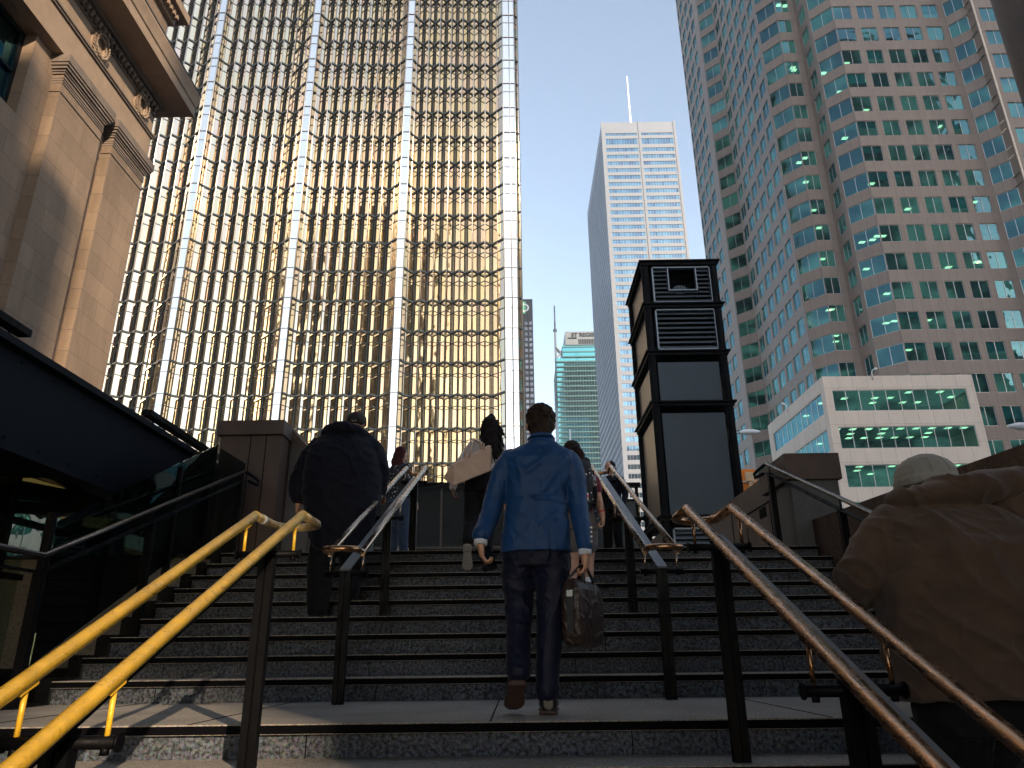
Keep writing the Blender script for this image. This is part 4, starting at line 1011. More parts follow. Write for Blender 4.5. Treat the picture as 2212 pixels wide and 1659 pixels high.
def head(b, c, s=1.0, yaw=0.0, tilt=0.0, neck=None, nr=.055):
    """head with jaw, brow, nose, lips and ears; faces +Y before the turn"""
    c = Vector(c); Rm = Matrix.Rotation(yaw, 3, 'Z') @ Matrix.Rotation(tilt, 3, 'X')
    L = lambda x, y, z: c+Rm @ (Vector((x,y,z))*s)
    b.ell(L(0,-.008,.022), (.076*s,.094*s,.092*s), Rm); b.ell(L(0,.020,-.045), (.058*s,.070*s,.062*s), Rm); b.ell(L(0,.050,-.085), (.030*s,.030*s,.026*s), Rm)
    b.limb([L(0,.088,.018), L(0,.106,-.020), L(0,.100,-.030)], [.009*s,.014*s,.012*s], 10); b.limb([L(-.034,.078,.026), L(.034,.078,.026)], [.012*s,.012*s], 10)
    b.limb([L(-.020,.088,-.058), L(.020,.088,-.058)], [.008*s,.008*s], 8)
    for k in (-1, 1):
        b.ell(L(.079*k,-.004,-.004), (.010*s,.020*s,.033*s), Rm @ Matrix.Rotation(.35*k, 3, 'Z')); b.ell(L(.082*k,-.012,.010), (.009*s,.014*s,.018*s), Rm)
    if neck is not None: b.limb([L(0,-.012,-.05), (L(0,-.02,-.09)+Vector(neck))/2, Vector(neck)], [nr*s,nr*s*.98,nr*s*1.15])
    return L, Rm
def eyes(L, parent, s=1.0):
    m = MB()
    for k in (-1, 1):
        p = L(.030*k,.080,.006); m.tube([p+Vector((0,0,-.008*s)), p, p+Vector((0,0,.008*s))], [.004*s,.010*s,.004*s], 0, 10)
    m.build('eyes', M['eye'], parent)
def shoe(b, heel, d, L=.27, w=.045, h=.07, pitch=0.0):
    """heel point on the sole; d direction of the toe (horizontal); pitch > 0 lifts the heel"""
    d = Vector(d).normalized(); f = (d*math.cos(pitch)-Vector((0,0,math.sin(pitch)))); u = (Vector((0,0,math.cos(pitch)))+d*math.sin(pitch)); sd = f.cross(u)
    secs = []
    for q, ww, hh in ((.0,.55,.8),(.03,.85,1.0),(.10,.85,1.0),(.16,.95,.72),(.22,1.05,.5),(.25,.9,.42),(.27,.5,.3)):
        secs.append((*(Vector(heel)+f*q*L/.27+u*hh*h/2), w*ww, hh*h/2))
    b.loft(secs, 18, sd, u, 2.6)
    return f, u, sd
def sole_mb(heel, d, L=.28, w=.047, pitch=0.0, hh=.018):
    d = Vector(d).normalized(); f = (d*math.cos(pitch)-Vector((0,0,math.sin(pitch)))); u = (Vector((0,0,math.cos(pitch)))+d*math.sin(pitch)); sd = f.cross(u); b = Blob()
    b.loft([(*(Vector(heel)+f*(q*L/.27-.004)+u*(.002)), w*ww, hh/2) for q, ww in ((-.003,.6),(.02,.9),(.09,.8),(.17,1.0),(.23,1.08),(.262,.85),(.277,.5))], 18, sd, u, 3)
    for k in range(1): b.loft([(*(Vector(heel)+f*(q)+u*(-.006)), w*.88, .012) for q in (0,.065)], 12, sd, u, 4)
    return b
def folds(amp, sx=9, sz=14, seed=0.0, diag=.6, fine=.35):
    def f(p):
        q = Vector((p.x*sx+p.z*sx*diag+seed, p.y*sx*.7, p.z*sz*.45-p.x*sx*diag*.5))
        a = noise.noise(q); a2 = noise.noise(q*1.9+Vector((5.1,seed,2.2))); r = 1.5*max(0,1-abs(a)*3.6)**2+.8*max(0,1-abs(a2)*4.2)**2-.35; b = noise.noise(Vector((p.x*sx*2.3-p.z*7+seed, p.y*11, p.z*sz*1.1)))
        return amp*(r*.75+b*fine)
    return f
def cloth(name, col, rough=0.7, sheen=.2, vs=14, var=.12, weave=600, metal=0.0, bs_=.08, spec=.3):
    m = plain(name, col, rough, metal, var, vs, bs_, weave, spec=spec); b = m.node_tree.nodes['Principled BSDF']; b.inputs['Sheen Weight'].default_value = sheen; return m
def skin(name, col):
    m = plain(name, col, .48, 0, .14, 30, .06, 300); b = m.node_tree.nodes['Principled BSDF']; b.inputs['Subsurface Weight'].default_value = .12; b.inputs['Subsurface Radius'].default_value = (.02,.006,.003); return m
def hairmat(name, col):
    m, n, b = newmat(name); w = N(n, 'ShaderNodeTexNoise', Scale=1.0, Detail=5.0); n.links.new(mapped(n, 55, stretch=(1,1,.28)), w.inputs['Vector'])
    n.links.new(ramp(n, w.outputs[0], [(.35, tuple(c*.35 for c in col)), (.62, tuple(c*1.5 for c in col))]), b.inputs['Base Color']); b.inputs['Roughness'].default_value = .6; b.inputs['Specular IOR Level'].default_value = .12
    bump(n, b, w.outputs[0], .8, .01); return m
M['eye'] = plain('eye', (.05,.04,.03), .2)
M['skinA'] = skin('skin_light_brown', (.46,.24,.15)); M['skinB'] = skin('skin_brown', (.12,.055,.035)); M['skinC'] = skin('skin_pale', (.50,.28,.20))
M['hair_dark'] = hairmat('dark_brown_hair', (.022,.013,.010)); M['hair_black'] = hairmat('black_hair', (.010,.008,.008)); M['hair_red'] = hairmat('burgundy_hair', (.045,.010,.012))
M['suit'] = cloth('blue_suit_cloth', (.0022,.038,.135), .50, .05, 9, .18, 420, bs_=.25, spec=.35)
M['trouser'] = cloth('navy_trouser_cloth', (.0015,.0035,.018), .55, .05, 9, .05, 420, bs_=.2, spec=.25)
M['shirt'] = cloth('white_shirt', (.62,.66,.75), .7)
M['shoe'] = plain('black_shoe_leather', (.008,.007,.008), .38, 0, .3, 20, spec=.5); M['sole'] = plain('brown_shoe_sole', (.06,.030,.02), .7, 0, .2, 30)
M['black_cloth'] = cloth('black_navy_jacket_cloth', (.0035,.0045,.012), .75, .05, 8, .2, 300, spec=.15)
M['black_pants'] = cloth('black_trousers', (.004,.004,.006), .8, .05, 8, .2, 300, spec=.15)
M['maroon'] = cloth('maroon_knit', (.13,.008,.022), .8); M['knit'] = cloth('cream_knit', (.52,.48,.50), .85, .4, 30, .12, 120, bs_=.5)
M['tan'] = cloth('tan_brown_jacket_cloth', (.070,.042,.029), .85, .15, 10, .22, 260, bs_=.25, spec=.2); M['capgrey'] = cloth('pale_grey_cap_cloth', (.24,.225,.20), .85, .2)
M['denim'] = cloth('dark_denim', (.035,.055,.10), .8, .1, 25, .35, 300); M['greyshort'] = cloth('grey_shorts', (.11,.10,.11), .8)
M['toteleather'] = plain('beige_leather', (.50,.34,.25), .45, 0, .15, 6, .2, 90); M['caseleather'] = plain('brown_nylon', (.028,.015,.011), .45, 0, .25, 18, .35, 60)
M['phone'] = plain('black_phone_glass', (.01,.01,.01), .1); M['gilt'] = plain('brass_button', (.6,.55,.5), .25, 1.0)
def floral(name):
    m, n, b = newmat(name); v = N(n, 'ShaderNodeTexVoronoi', Scale=1.0); n.links.new(mapped(n, 26), v.inputs['Vector'])
    t = N(n, 'ShaderNodeTexNoise', Scale=1.0, Detail=2.0); n.links.new(mapped(n, 45), t.inputs['Vector'])
    ad = N(n, 'ShaderNodeMath', operation='ADD'); ad2 = N(n, 'ShaderNodeMath', operation='MULTIPLY'); ad2.inputs[1].default_value = .35
    n.links.new(t.outputs[0], ad2.inputs[0]); n.links.new(v.outputs['Distance'], ad.inputs[0]); n.links.new(ad2.outputs[0], ad.inputs[1])
    n.links.new(ramp(n, ad.outputs[0], [(.34,(.62,.60,.62)),(.39,(.006,.007,.012))]), b.inputs['Base Color']); b.inputs['Roughness'].default_value = .7; return m
M['floral'] = floral('white_flowers_on_black')
def curly(b, centre, r, n, rad, seed=1, drop=0, zlo=-1e9, keep=None):
    rnd = random.Random(seed)
    for i in range(n):
        a = rnd.uniform(0, 2*math.pi); e = math.asin(rnd.uniform(-.55, 1)); p = Vector((r[0]*math.cos(a)*math.cos(e), r[1]*math.sin(a)*math.cos(e), r[2]*math.sin(e)))
        if keep and not keep(p): continue
        b.ell(Vector(centre)+p, (rad*rnd.uniform(.7,1.3),)*3, n=8)
# ---------------------------------------------------------------- the man in the blue suit
def man_in_blue():
    t = empty('person', (.12, 4.1, 0), 'man in a blue suit climbing the steps with a phone and a briefcase', 'person')
    b = Blob(); L, Rm = head(b, (.145,4.15,1.560), .98, R(-3), R(-6), (.143,4.12,1.42), .060)
    b.loft([(.10,4.13,.78,.13,.09),(.10,4.13,.95,.13,.09),(.105,4.13,1.12,.12,.085),(.12,4.13,1.28,.15,.10),(.135,4.13,1.38,.14,.085),(.143,4.13,1.44,.06,.06)])
    for sh, el, wr in (((-.045,4.13,1.345),(-.125,4.11,1.12),(-.195,4.01,.865)), ((.305,4.13,1.34),(.345,4.13,1.09),(.362,4.03,.805))):
        b.limb([sh, el, wr], [.05,.038,.026])
    for hp, kn, an in (((.02,4.13,.80),(.005,4.17,.52),(-.005,4.0,.20)), ((.18,4.13,.80),(.170,4.13,.46),(.142,4.11,.15))): b.limb([hp, kn, an], [.075,.052,.030])
    hand(b, (-.202,4.005,.868), (.10,.10,-1), (1,.1,.1), (.1,1,.1), 1.15, .96)
    hand(b, (.364,4.03,.802), (.02,.02,-1), (-.9,.3,0), (.2,1,.0), 1.35, .95)
    body = b.make('body', M['skinA'], t, .0048, 3)
    eyes(L, t)
    h = Blob(); hc = (.1450,4.128,1.592)
    h.ell(hc, (.084,.100,.086)); h.ell((.1445,4.098,1.545), (.080,.074,.074)); h.ell((.1445,4.082,1.500), (.064,.050,.035))
    curly(h, (.145,4.125,1.600), (.080,.096,.078), 330, .010, 3, keep=lambda p: p.z > -.03)
    h.make('hair', M['hair_dark'], t, .0045, 2, folds(.0022, 70, 40, 2))
    j = Blob()
    j.loft([(.100,4.125,.815,.198,.138),(.101,4.125,.90,.194,.138),(.103,4.125,1.00,.182,.130),(.106,4.13,1.10,.170,.122),(.112,4.13,1.18,.175,.125),(.122,4.13,1.27,.192,.132),(.130,4.13,1.340,.208,.128),(.133,4.125,1.382,.196,.105),(.138,4.12,1.412,.140,.085),(.144,4.115,1.440,.082,.078),(.1445,4.115,1.468,.073,.070)], 40, p=2.5)
    j.limb([(-.035,4.125,1.343),(-.078,4.12,1.275),(-.128,4.11,1.12),(-.163,4.07,.99),(-.198,4.01,.905)], [.068,.066,.058,.053,.050])
    j.limb([(.293,4.125,1.338),(.328,4.12,1.265),(.343,4.12,1.10),(.353,4.08,.97),(.362,4.04,.845)], [.068,.064,.056,.050,.044])
    ridges = [((.20,1.36),(.02,1.22),.007,.016),((.28,1.33),(.10,1.10),.008,.018),((.30,1.25),(.17,1.10),.008,.016),((.00,1.34),(.03,1.18),.006,.014),((-.05,1.12),(.28,1.085),.007,.012),((-.02,1.10),(.20,1.13),-.006,.012),
              ((.28,1.06),(.10,.92),.006,.02),((.27,.98),(.24,.84),.006,.018),((.10,1.0),(.03,.86),.004,.02),((-.04,1.30),(.06,1.25),.005,.012),((.22,1.20),(.29,1.12),-.006,.012)]
    fn = folds(.0035, 8, 12, 4.2, .9, .2)
    def sf(p):
        d = fn(p)
        if p.y < 4.14:
            for (x0,z0),(x1,z1),a,w in ridges:
                u = Vector((x1-x0, z1-z0)); q = Vector((p.x-x0, p.z-z0)); tt = max(0, min(1, q.dot(u)/u.dot(u))); dd = (q-u*tt).length; d += 1.4*a*math.exp(-(dd/w)**2)*(1-abs(tt-.5)*.9)
            if abs(p.x-(.118+(p.z-1.1)*.07)) < .004 and p.z < 1.42: d -= .003
            if .17 < p.x < .178 and p.z < .93: d -= .012
        return d
    jk = j.make('jacket', M['suit'], t, .0065, 3, sf)
    m = MB()
    m.tube([(.1445-.070,4.105,1.462),(.1445-.05,4.05,1.472),(.1445,4.035,1.476),(.1445+.05,4.05,1.472),(.1445+.070,4.105,1.462)], .012, 0, 10); m.build('collar', M['suit'], jk)
    for i in range(4):
        m = MB(); c = Vector((.383-.0005*i,3.995+.004*i,.93-.0-i*.024)); m.tube([c+Vector((.010,-.012,0)), c+Vector((.016,-.018,0))], .0075, 0, 12); m.build('button', M['gilt'], jk)
    m = MB(); m.tube([(.1445-.060,4.10,1.468),(.1445-.04,4.062,1.482),(.1445,4.05,1.486),(.1445+.04,4.062,1.482),(.1445+.060,4.10,1.468)], .008, 0, 10); m.build('shirt_collar', M['shirt'], t)
    for (a, c, r) in (((-.198,4.01,.90),(-.2015,4.003,.848),.037), ((.362,4.04,.845),(.3635,4.033,.790),.036)):
        m = MB(); m.tube([a, c], [r, r*.98], 0, 18); m.build('shirt_cuff', M['shirt'], t)
    tr = Blob()
    tr.loft([(.10,4.13,.92,.165,.115),(.10,4.13,.82,.178,.118),(.098,4.13,.74,.178,.11)], 30)
    tr.limb([(.008,4.13,.80),(-.002,4.15,.66),(.002,4.16,.53),(-.003,4.09,.36),(-.006,4.01,.215)], [.100,.090,.076,.066,.065])
    tr.limb([(.188,4.13,.80),(.188,4.13,.66),(.172,4.13,.46),(.152,4.115,.27),(.142,4.10,.105)], [.102,.096,.078,.066,.060])
    fn2 = folds(.005, 9, 20, 9.1, .5)
    def tf(p): 
        d = fn2(p)*(1.6 if p.z > .5 else .8)
        if p.z < .26: d += .0015*math.sin(p.z*70)
        return d
    tr.make('trousers', M['trouser'], t, .008, 3, tf)
    s = Blob(); shoe(s, (.143,4.06,.018), (.05,1,0), .285, .052, .085); s.make('shoe', M['shoe'], t, .005, 2)
    sole_mb((.143,4.06,.012), (.05,1,0), .285, .054, 0, .018).make('shoe_sole', M['sole'], t, .004, 1)
    s = Blob(); shoe(s, (-.012,3.965,.165), (-.10,1,0), .27, .050, .08, R(31)); s.make('shoe', M['shoe'], t, .005, 2)
    sole_mb((-.012,3.965,.163), (-.10,1,0), .27, .052, R(31), .016).make('shoe_sole', M['sole'], t, .004, 1)
    # phone and briefcase are held: things of their own
    Z = Vector((-.38,0,.925)).normalized(); n_ = Vector((.78,-.52,0)); n_ = (n_-Z*n_.dot(Z)).normalized(); w_ = Z.cross(n_)
    m = MB(); m.obox((-.160,4.035,.787), n_*.0045, w_*.036, Z*.074); o = m.build('phone', M['phone'], bevel=.003); tag(o, 'black phone held in the left hand of the man in the blue suit', 'phone')
    bc = empty('briefcase', (.345,4.12,.34), 'soft brown briefcase carried in the right hand of the man in the blue suit', 'briefcase')
    q = Blob(); yw = Matrix.Rotation(R(-24), 3, 'Z'); ax = yw @ Vector((1,0,0)); ay = yw @ Vector((0,1,0))
    cx, cy = .345, 4.12
    q.loft([(cx,cy,.322,.034,.14),(cx,cy,.338,.056,.175),(cx,cy,.38,.068,.192),(cx,cy,.50,.070,.196),(cx,cy,.61,.063,.192),(cx,cy,.648,.046,.175),(cx,cy,.662,.024,.16)], 40, ax, ay, 4.5)
    q.make('case_body', M['caseleather'], bc, .005, 3, folds(.0045, 16, 22, 3.3, .5))
    e = yw @ Vector((.0,-.199,0)); m = MB(); c0 = Vector((cx,cy,0))+e
    m.obox(c0+Vector((0,-.004,.50)), ax*.018, ay*.004, (0,0,.11)); m.obox(c0+Vector((0,-.01,.575)), ax*.022, ay*.005, (0,0,.012)); m.build('end_strap', M['shoe'], bc, bevel=.002)
    m = MB(); m.tube([c0+Vector((0,-.006,.40)), c0+Vector((0,-.006,.42))], .001, 0, 6)
    for sgn in (-1, 1):
        o_ = ax*(.045*sgn); m = MB(); b0 = Vector((cx,cy,.62))+o_; m.tube([b0+ay*-.10, b0+ay*-.09+Vector((0,0,.05)), Vector((.350,4.035,.733))+ax*.004*sgn+ay*-.03, Vector((.352,4.05,.735))+ax*.004*sgn+ay*.03, b0+ay*.05+Vector((0,0,.05)), b0+ay*.06], .0085, 0, 10); m.build('carry_handle', M['shoe'], bc)
    m = MB(); m.obox(c0+Vector((0,-.014,.585)), ax*.016, ay*.003, (0,0,.016)); m.build('buckle', M['gilt'], bc)
man_in_blue()
# ---------------------------------------------------------------- heavy man in the dark jacket
def man_in_dark():
    X, Y0 = -1.62, 6.60; t = empty('person', (X, Y0, .6), 'heavy man in a black hooded jacket and dark cap on the left steps', 'person')
    b = Blob(); L, _ = head(b, (-1.545,6.76,2.385), 1.0, R(-12), R(-28), (-1.60,6.66,2.20), .062)
    b.loft([(X,6.62,1.3,.18,.16),(X,6.62,1.6,.24,.2),(X,6.62,1.9,.26,.2),(X,6.62,2.1,.22,.15),(X+.02,6.65,2.24,.09,.08)])
    b.limb([(-1.86,6.62,2.1),(-1.99,6.62,1.86),(-1.985,6.58,1.60)], [.06,.05,.034]); b.limb([(-1.38,6.62,2.1),(-1.27,6.64,1.90),(-1.30,6.85,1.72)], [.06,.05,.034])
    b.limb([(-1.73,6.62,1.35),(-1.73,6.60,.98),(-1.72,6.52,.66)], [.09,.07,.045]); b.limb([(-1.52,6.62,1.35),(-1.50,6.78,1.05),(-1.50,6.72,.80)], [.09,.07,.045])
    hand(b, (-1.985,6.575,1.585), (.05,.1,-1), (1,0,0), (0,1,0), 1.1, 1.0); hand(b, (-1.30,6.86,1.715), (0,1,-.1), (0,0,-1), (-1,0,0), 1.1, 1.0)
    b.make('body', M['skinA'], t, .0075, 3); eyes(L, t)
    c = Blob(); c.ell((-1.545,6.755,2.43), (.097,.114,.082)); c.loft([(-1.545,6.755,2.385,.097,.113),(-1.545,6.755,2.43,.096,.112)], 24)
    cp = c.make('cap', cloth('charcoal_cap', (.020,.018,.020), .8, .1), t, .007, 3)
    m = MB()
    pts = [(-1.545+.050*math.cos(a), 6.672-.0*math.sin(a), 2.395+.034*math.sin(a)) for a in [math.pi*k/10 for k in range(11)]]
    m.tube([(p[0], 6.648+.35*(p[0]+1.545)**2*8, p[2]) for p in pts], .005, 0, 8); m.build('strap_opening', M['black_pants'], cp)
    m = MB(); m.obox((-1.545,6.648,2.392), (.020,0,0), (0,.004,0), (0,0,.006)); m.build('strap_label', plain('cream_label', (.5,.42,.34), .6), cp)
    m = MB(); m.obox((-1.530,6.655,2.47), (.016,0,0), (0,.004,.002), (0,-.002,.009)); m.build('cap_badge', M['maroon'], cp)
    j = Blob()
    j.loft([(X+.04,6.6,1.17,.235,.19),(X+.04,6.6,1.30,.28,.22),(X+.03,6.6,1.48,.325,.245),(X+.02,6.6,1.68,.355,.26),(X+.02,6.6,1.85,.36,.26),(X+.01,6.61,2.0,.345,.24),(X,6.62,2.12,.305,.21),(X+.005,6.64,2.20,.245,.18),(X+.01,6.66,2.26,.18,.15),(X+.03,6.70,2.32,.12,.12)], 40, p=2.4)
    j.limb([(-1.85,6.62,2.12),(-1.94,6.62,2.0),(-2.00,6.62,1.84),(-2.01,6.60,1.72),(-1.985,6.58,1.64)], [.10,.095,.085,.075,.06])
    j.limb([(-1.38,6.62,2.12),(-1.31,6.62,2.02),(-1.265,6.64,1.90),(-1.28,6.75,1.78),(-1.30,6.84,1.73)], [.105,.10,.08,.07,.055])
    j.limb([(-1.82,6.66,2.215),(-1.75,6.53,2.265),(-1.62,6.47,2.275),(-1.48,6.51,2.255),(-1.36,6.64,2.195)], [.040,.052,.056,.052,.040])
    j.make('jacket', M['black_cloth'], t, .011, 4, folds(.010, 4.5, 6, 1.0, .9, .15))
    m = MB(); m.tube([(-1.987,6.58,1.655),(-1.986,6.577,1.60)], [.046,.044], 0, 16); m.build('cuff', M['maroon'], t)
    tr = Blob(); tr.loft([(X,6.61,1.45,.24,.19),(X,6.61,1.25,.23,.18)], 30)
    tr.limb([(-1.73,6.62,1.32),(-1.74,6.60,1.0),(-1.72,6.53,.68)], [.135,.115,.095]); tr.limb([(-1.51,6.62,1.32),(-1.50,6.76,1.05),(-1.50,6.70,.84)], [.135,.115,.095])
    tr.make('trousers', M['black_pants'], t, .012, 3, folds(.007, 7, 12, 5))
    for x, y, z in ((-1.72,6.47,.615),(-1.50,6.80,.765)):
        s = Blob(); shoe(s, (x,y,z), (0,1,0), .29, .055, .09); s.make('shoe', M['shoe'], t, .007, 2)
man_in_dark()
# ---------------------------------------------------------------- woman with the beige tote bag
def woman_tote():
    t = empty('person', (-.38, 7.55, 1.05), 'woman with long black curls, cream knit top and black trousers climbing the steps', 'person')
    b = Blob(); L, _ = head(b, (-.285,7.60,2.60), .93, R(-10), R(-5), (-.30,7.60,2.46), .05)
    b.loft([(-.40,7.6,1.9,.14,.1),(-.37,7.6,2.1,.12,.09),(-.33,7.6,2.3,.14,.1),(-.31,7.6,2.42,.12,.07),(-.30,7.6,2.47,.05,.05)])
    b.limb([(-.47,7.6,2.38),(-.60,7.58,2.15),(-.665,7.52,1.94)], [.045,.035,.025]); b.limb([(-.17,7.6,2.38),(-.13,7.62,2.15),(-.15,7.75,1.98)], [.045,.035,.025])
    b.limb([(-.46,7.6,1.95),(-.48,7.62,1.55),(-.50,7.38,1.34)], [.075,.055,.035]); b.limb([(-.33,7.6,1.95),(-.32,7.70,1.6),(-.33,7.62,1.16)], [.075,.055,.035])
    hand(b, (-.668,7.515,1.925), (.05,0,-1), (1,0,0), (0,1,0), .9, .92); hand(b, (-.15,7.76,1.975), (0,1,-.2), (0,0,-1), (1,0,0), .9, .92)
    b.make('body', M['skinB'], t, .0065, 3); eyes(L, t, .9)
    h = Blob(); h.ell((-.285,7.585,2.625), (.085,.10,.092)); h.ell((-.285,7.54,2.52), (.10,.075,.10)); 
    rnd = random.Random(5)
    for i in range(90):
        a = rnd.uniform(-2.9,-.25); x0 = -.285+.085*math.cos(a); y0 = 7.58+.09*math.sin(a); z0 = rnd.uniform(2.50,2.66); l = rnd.uniform(.10,.40); sp = rnd.uniform(1.0,1.45); ph = rnd.uniform(0,6)
        pts = [(-.285+(x0+.285)*(1+(sp-1)*k/6+.25*k/6)+.008*math.sin(ph+k*1.9)+.03*k/6, y0-.02*k/6+.008*math.cos(ph+k*1.9), z0-l*k/6) for k in range(7)]
        h.limb(pts, [.013,.012,.012,.011,.010,.008,.005], 7)
    h.limb([(-.30,7.60,2.70),(-.27,7.58,2.725),(-.24,7.6,2.70)], [.02,.022,.02])
    h.make('hair', M['hair_black'], t, .006, 1, folds(.003, 50, 40, 2))
    k = Blob(); k.loft([(-.36,7.6,2.10,.150,.115),(-.355,7.6,2.2,.148,.115),(-.34,7.6,2.3,.155,.12),(-.325,7.6,2.38,.155,.11),(-.31,7.6,2.44,.10,.085),(-.30,7.6,2.47,.06,.06)], 32)
    k.limb([(-.455,7.6,2.38),(-.545,7.59,2.27),(-.605,7.58,2.15),(-.645,7.54,2.03),(-.668,7.52,1.925)], [.062,.06,.054,.050,.040]); k.limb([(-.18,7.6,2.38),(-.14,7.6,2.2),(-.14,7.74,2.02)], [.06,.052,.04])
    k.make('knit_top', M['knit'], t, .008, 3, folds(.005, 12, 20, 7))
    p = Blob(); p.loft([(-.37,7.6,2.13,.140,.11),(-.385,7.6,2.02,.165,.13),(-.395,7.6,1.90,.170,.13)], 30)
    p.limb([(-.46,7.6,1.92),(-.48,7.60,1.6),(-.495,7.40,1.36)], [.10,.08,.062]); p.limb([(-.32,7.6,1.92),(-.31,7.68,1.6),(-.33,7.62,1.2)], [.10,.078,.06])
    p.make('trousers', M['black_pants'], t, .009, 3, folds(.004, 9, 14, 3))
    s = Blob(); shoe(s, (-.50,7.34,1.30), (-.03,1,0), .25, .045, .075, R(62)); s.make('shoe', M['black_pants'], t, .006, 2)
    sole_mb((-.50,7.325,1.305), (-.03,1,0), .26, .05, R(62), .02).make('shoe_sole', plain('grey_rubber_sole', (.22,.20,.18), .8, 0, .3, 60, .5, 200), t, .005, 1)
    s = Blob(); shoe(s, (-.33,7.55,1.065), (0,1,0), .25, .045, .075); s.make('shoe', M['black_pants'], t, .006, 2)
    tb = empty('tote_bag', (-.55,7.35,1.9), 'large beige leather tote bag on the shoulder of the curly haired woman', 'bag')
    m = MB(); A = Vector((-.755,7.38,1.995)); a = Vector((.37,.02,.155)); w = Vector((.115,-.13,-.11)); u = Vector((.045,.05,.235))
    P = [A, A+a, A+a+w, A+w]; T_ = [P[0]+u*.75+w*.35, P[1]+u*1.0+w*.4, P[2]+u*1.05-w*.35, P[3]+u*.8-w*.35]
    m.face(P[::-1]); 
    for i in range(4): m.face([P[i], P[(i+1)%4], T_[(i+1)%4], T_[i]])
    m.face(T_); o = m.build('bag_body', M['toteleather'], tb, bevel=.022)
    m = MB()
    for i in range(4): m.tube([P[i], P[(i+1)%4]], .0055, 0, 6)
    m.build('seam', plain('beige_seam', (.36,.24,.17), .6), tb)
    for o_ in (0, 1):
        m = MB(); q = T_[0]*.65+T_[1]*.35 if o_ == 0 else T_[3]*.6+T_[2]*.4; r_ = T_[0]*.2+T_[1]*.8 if o_ == 0 else T_[3]*.2+T_[2]*.8
        m.tube([q, q+Vector((.02,.0,.10)), Vector((-.475+.02*o_,7.56-.02*o_,2.455)), Vector((-.44,7.60-.05*o_,2.44)), r_+Vector((0,0,.06)), r_], .009, 0, 8); m.build('strap', M['toteleather'], tb)
woman_tote()
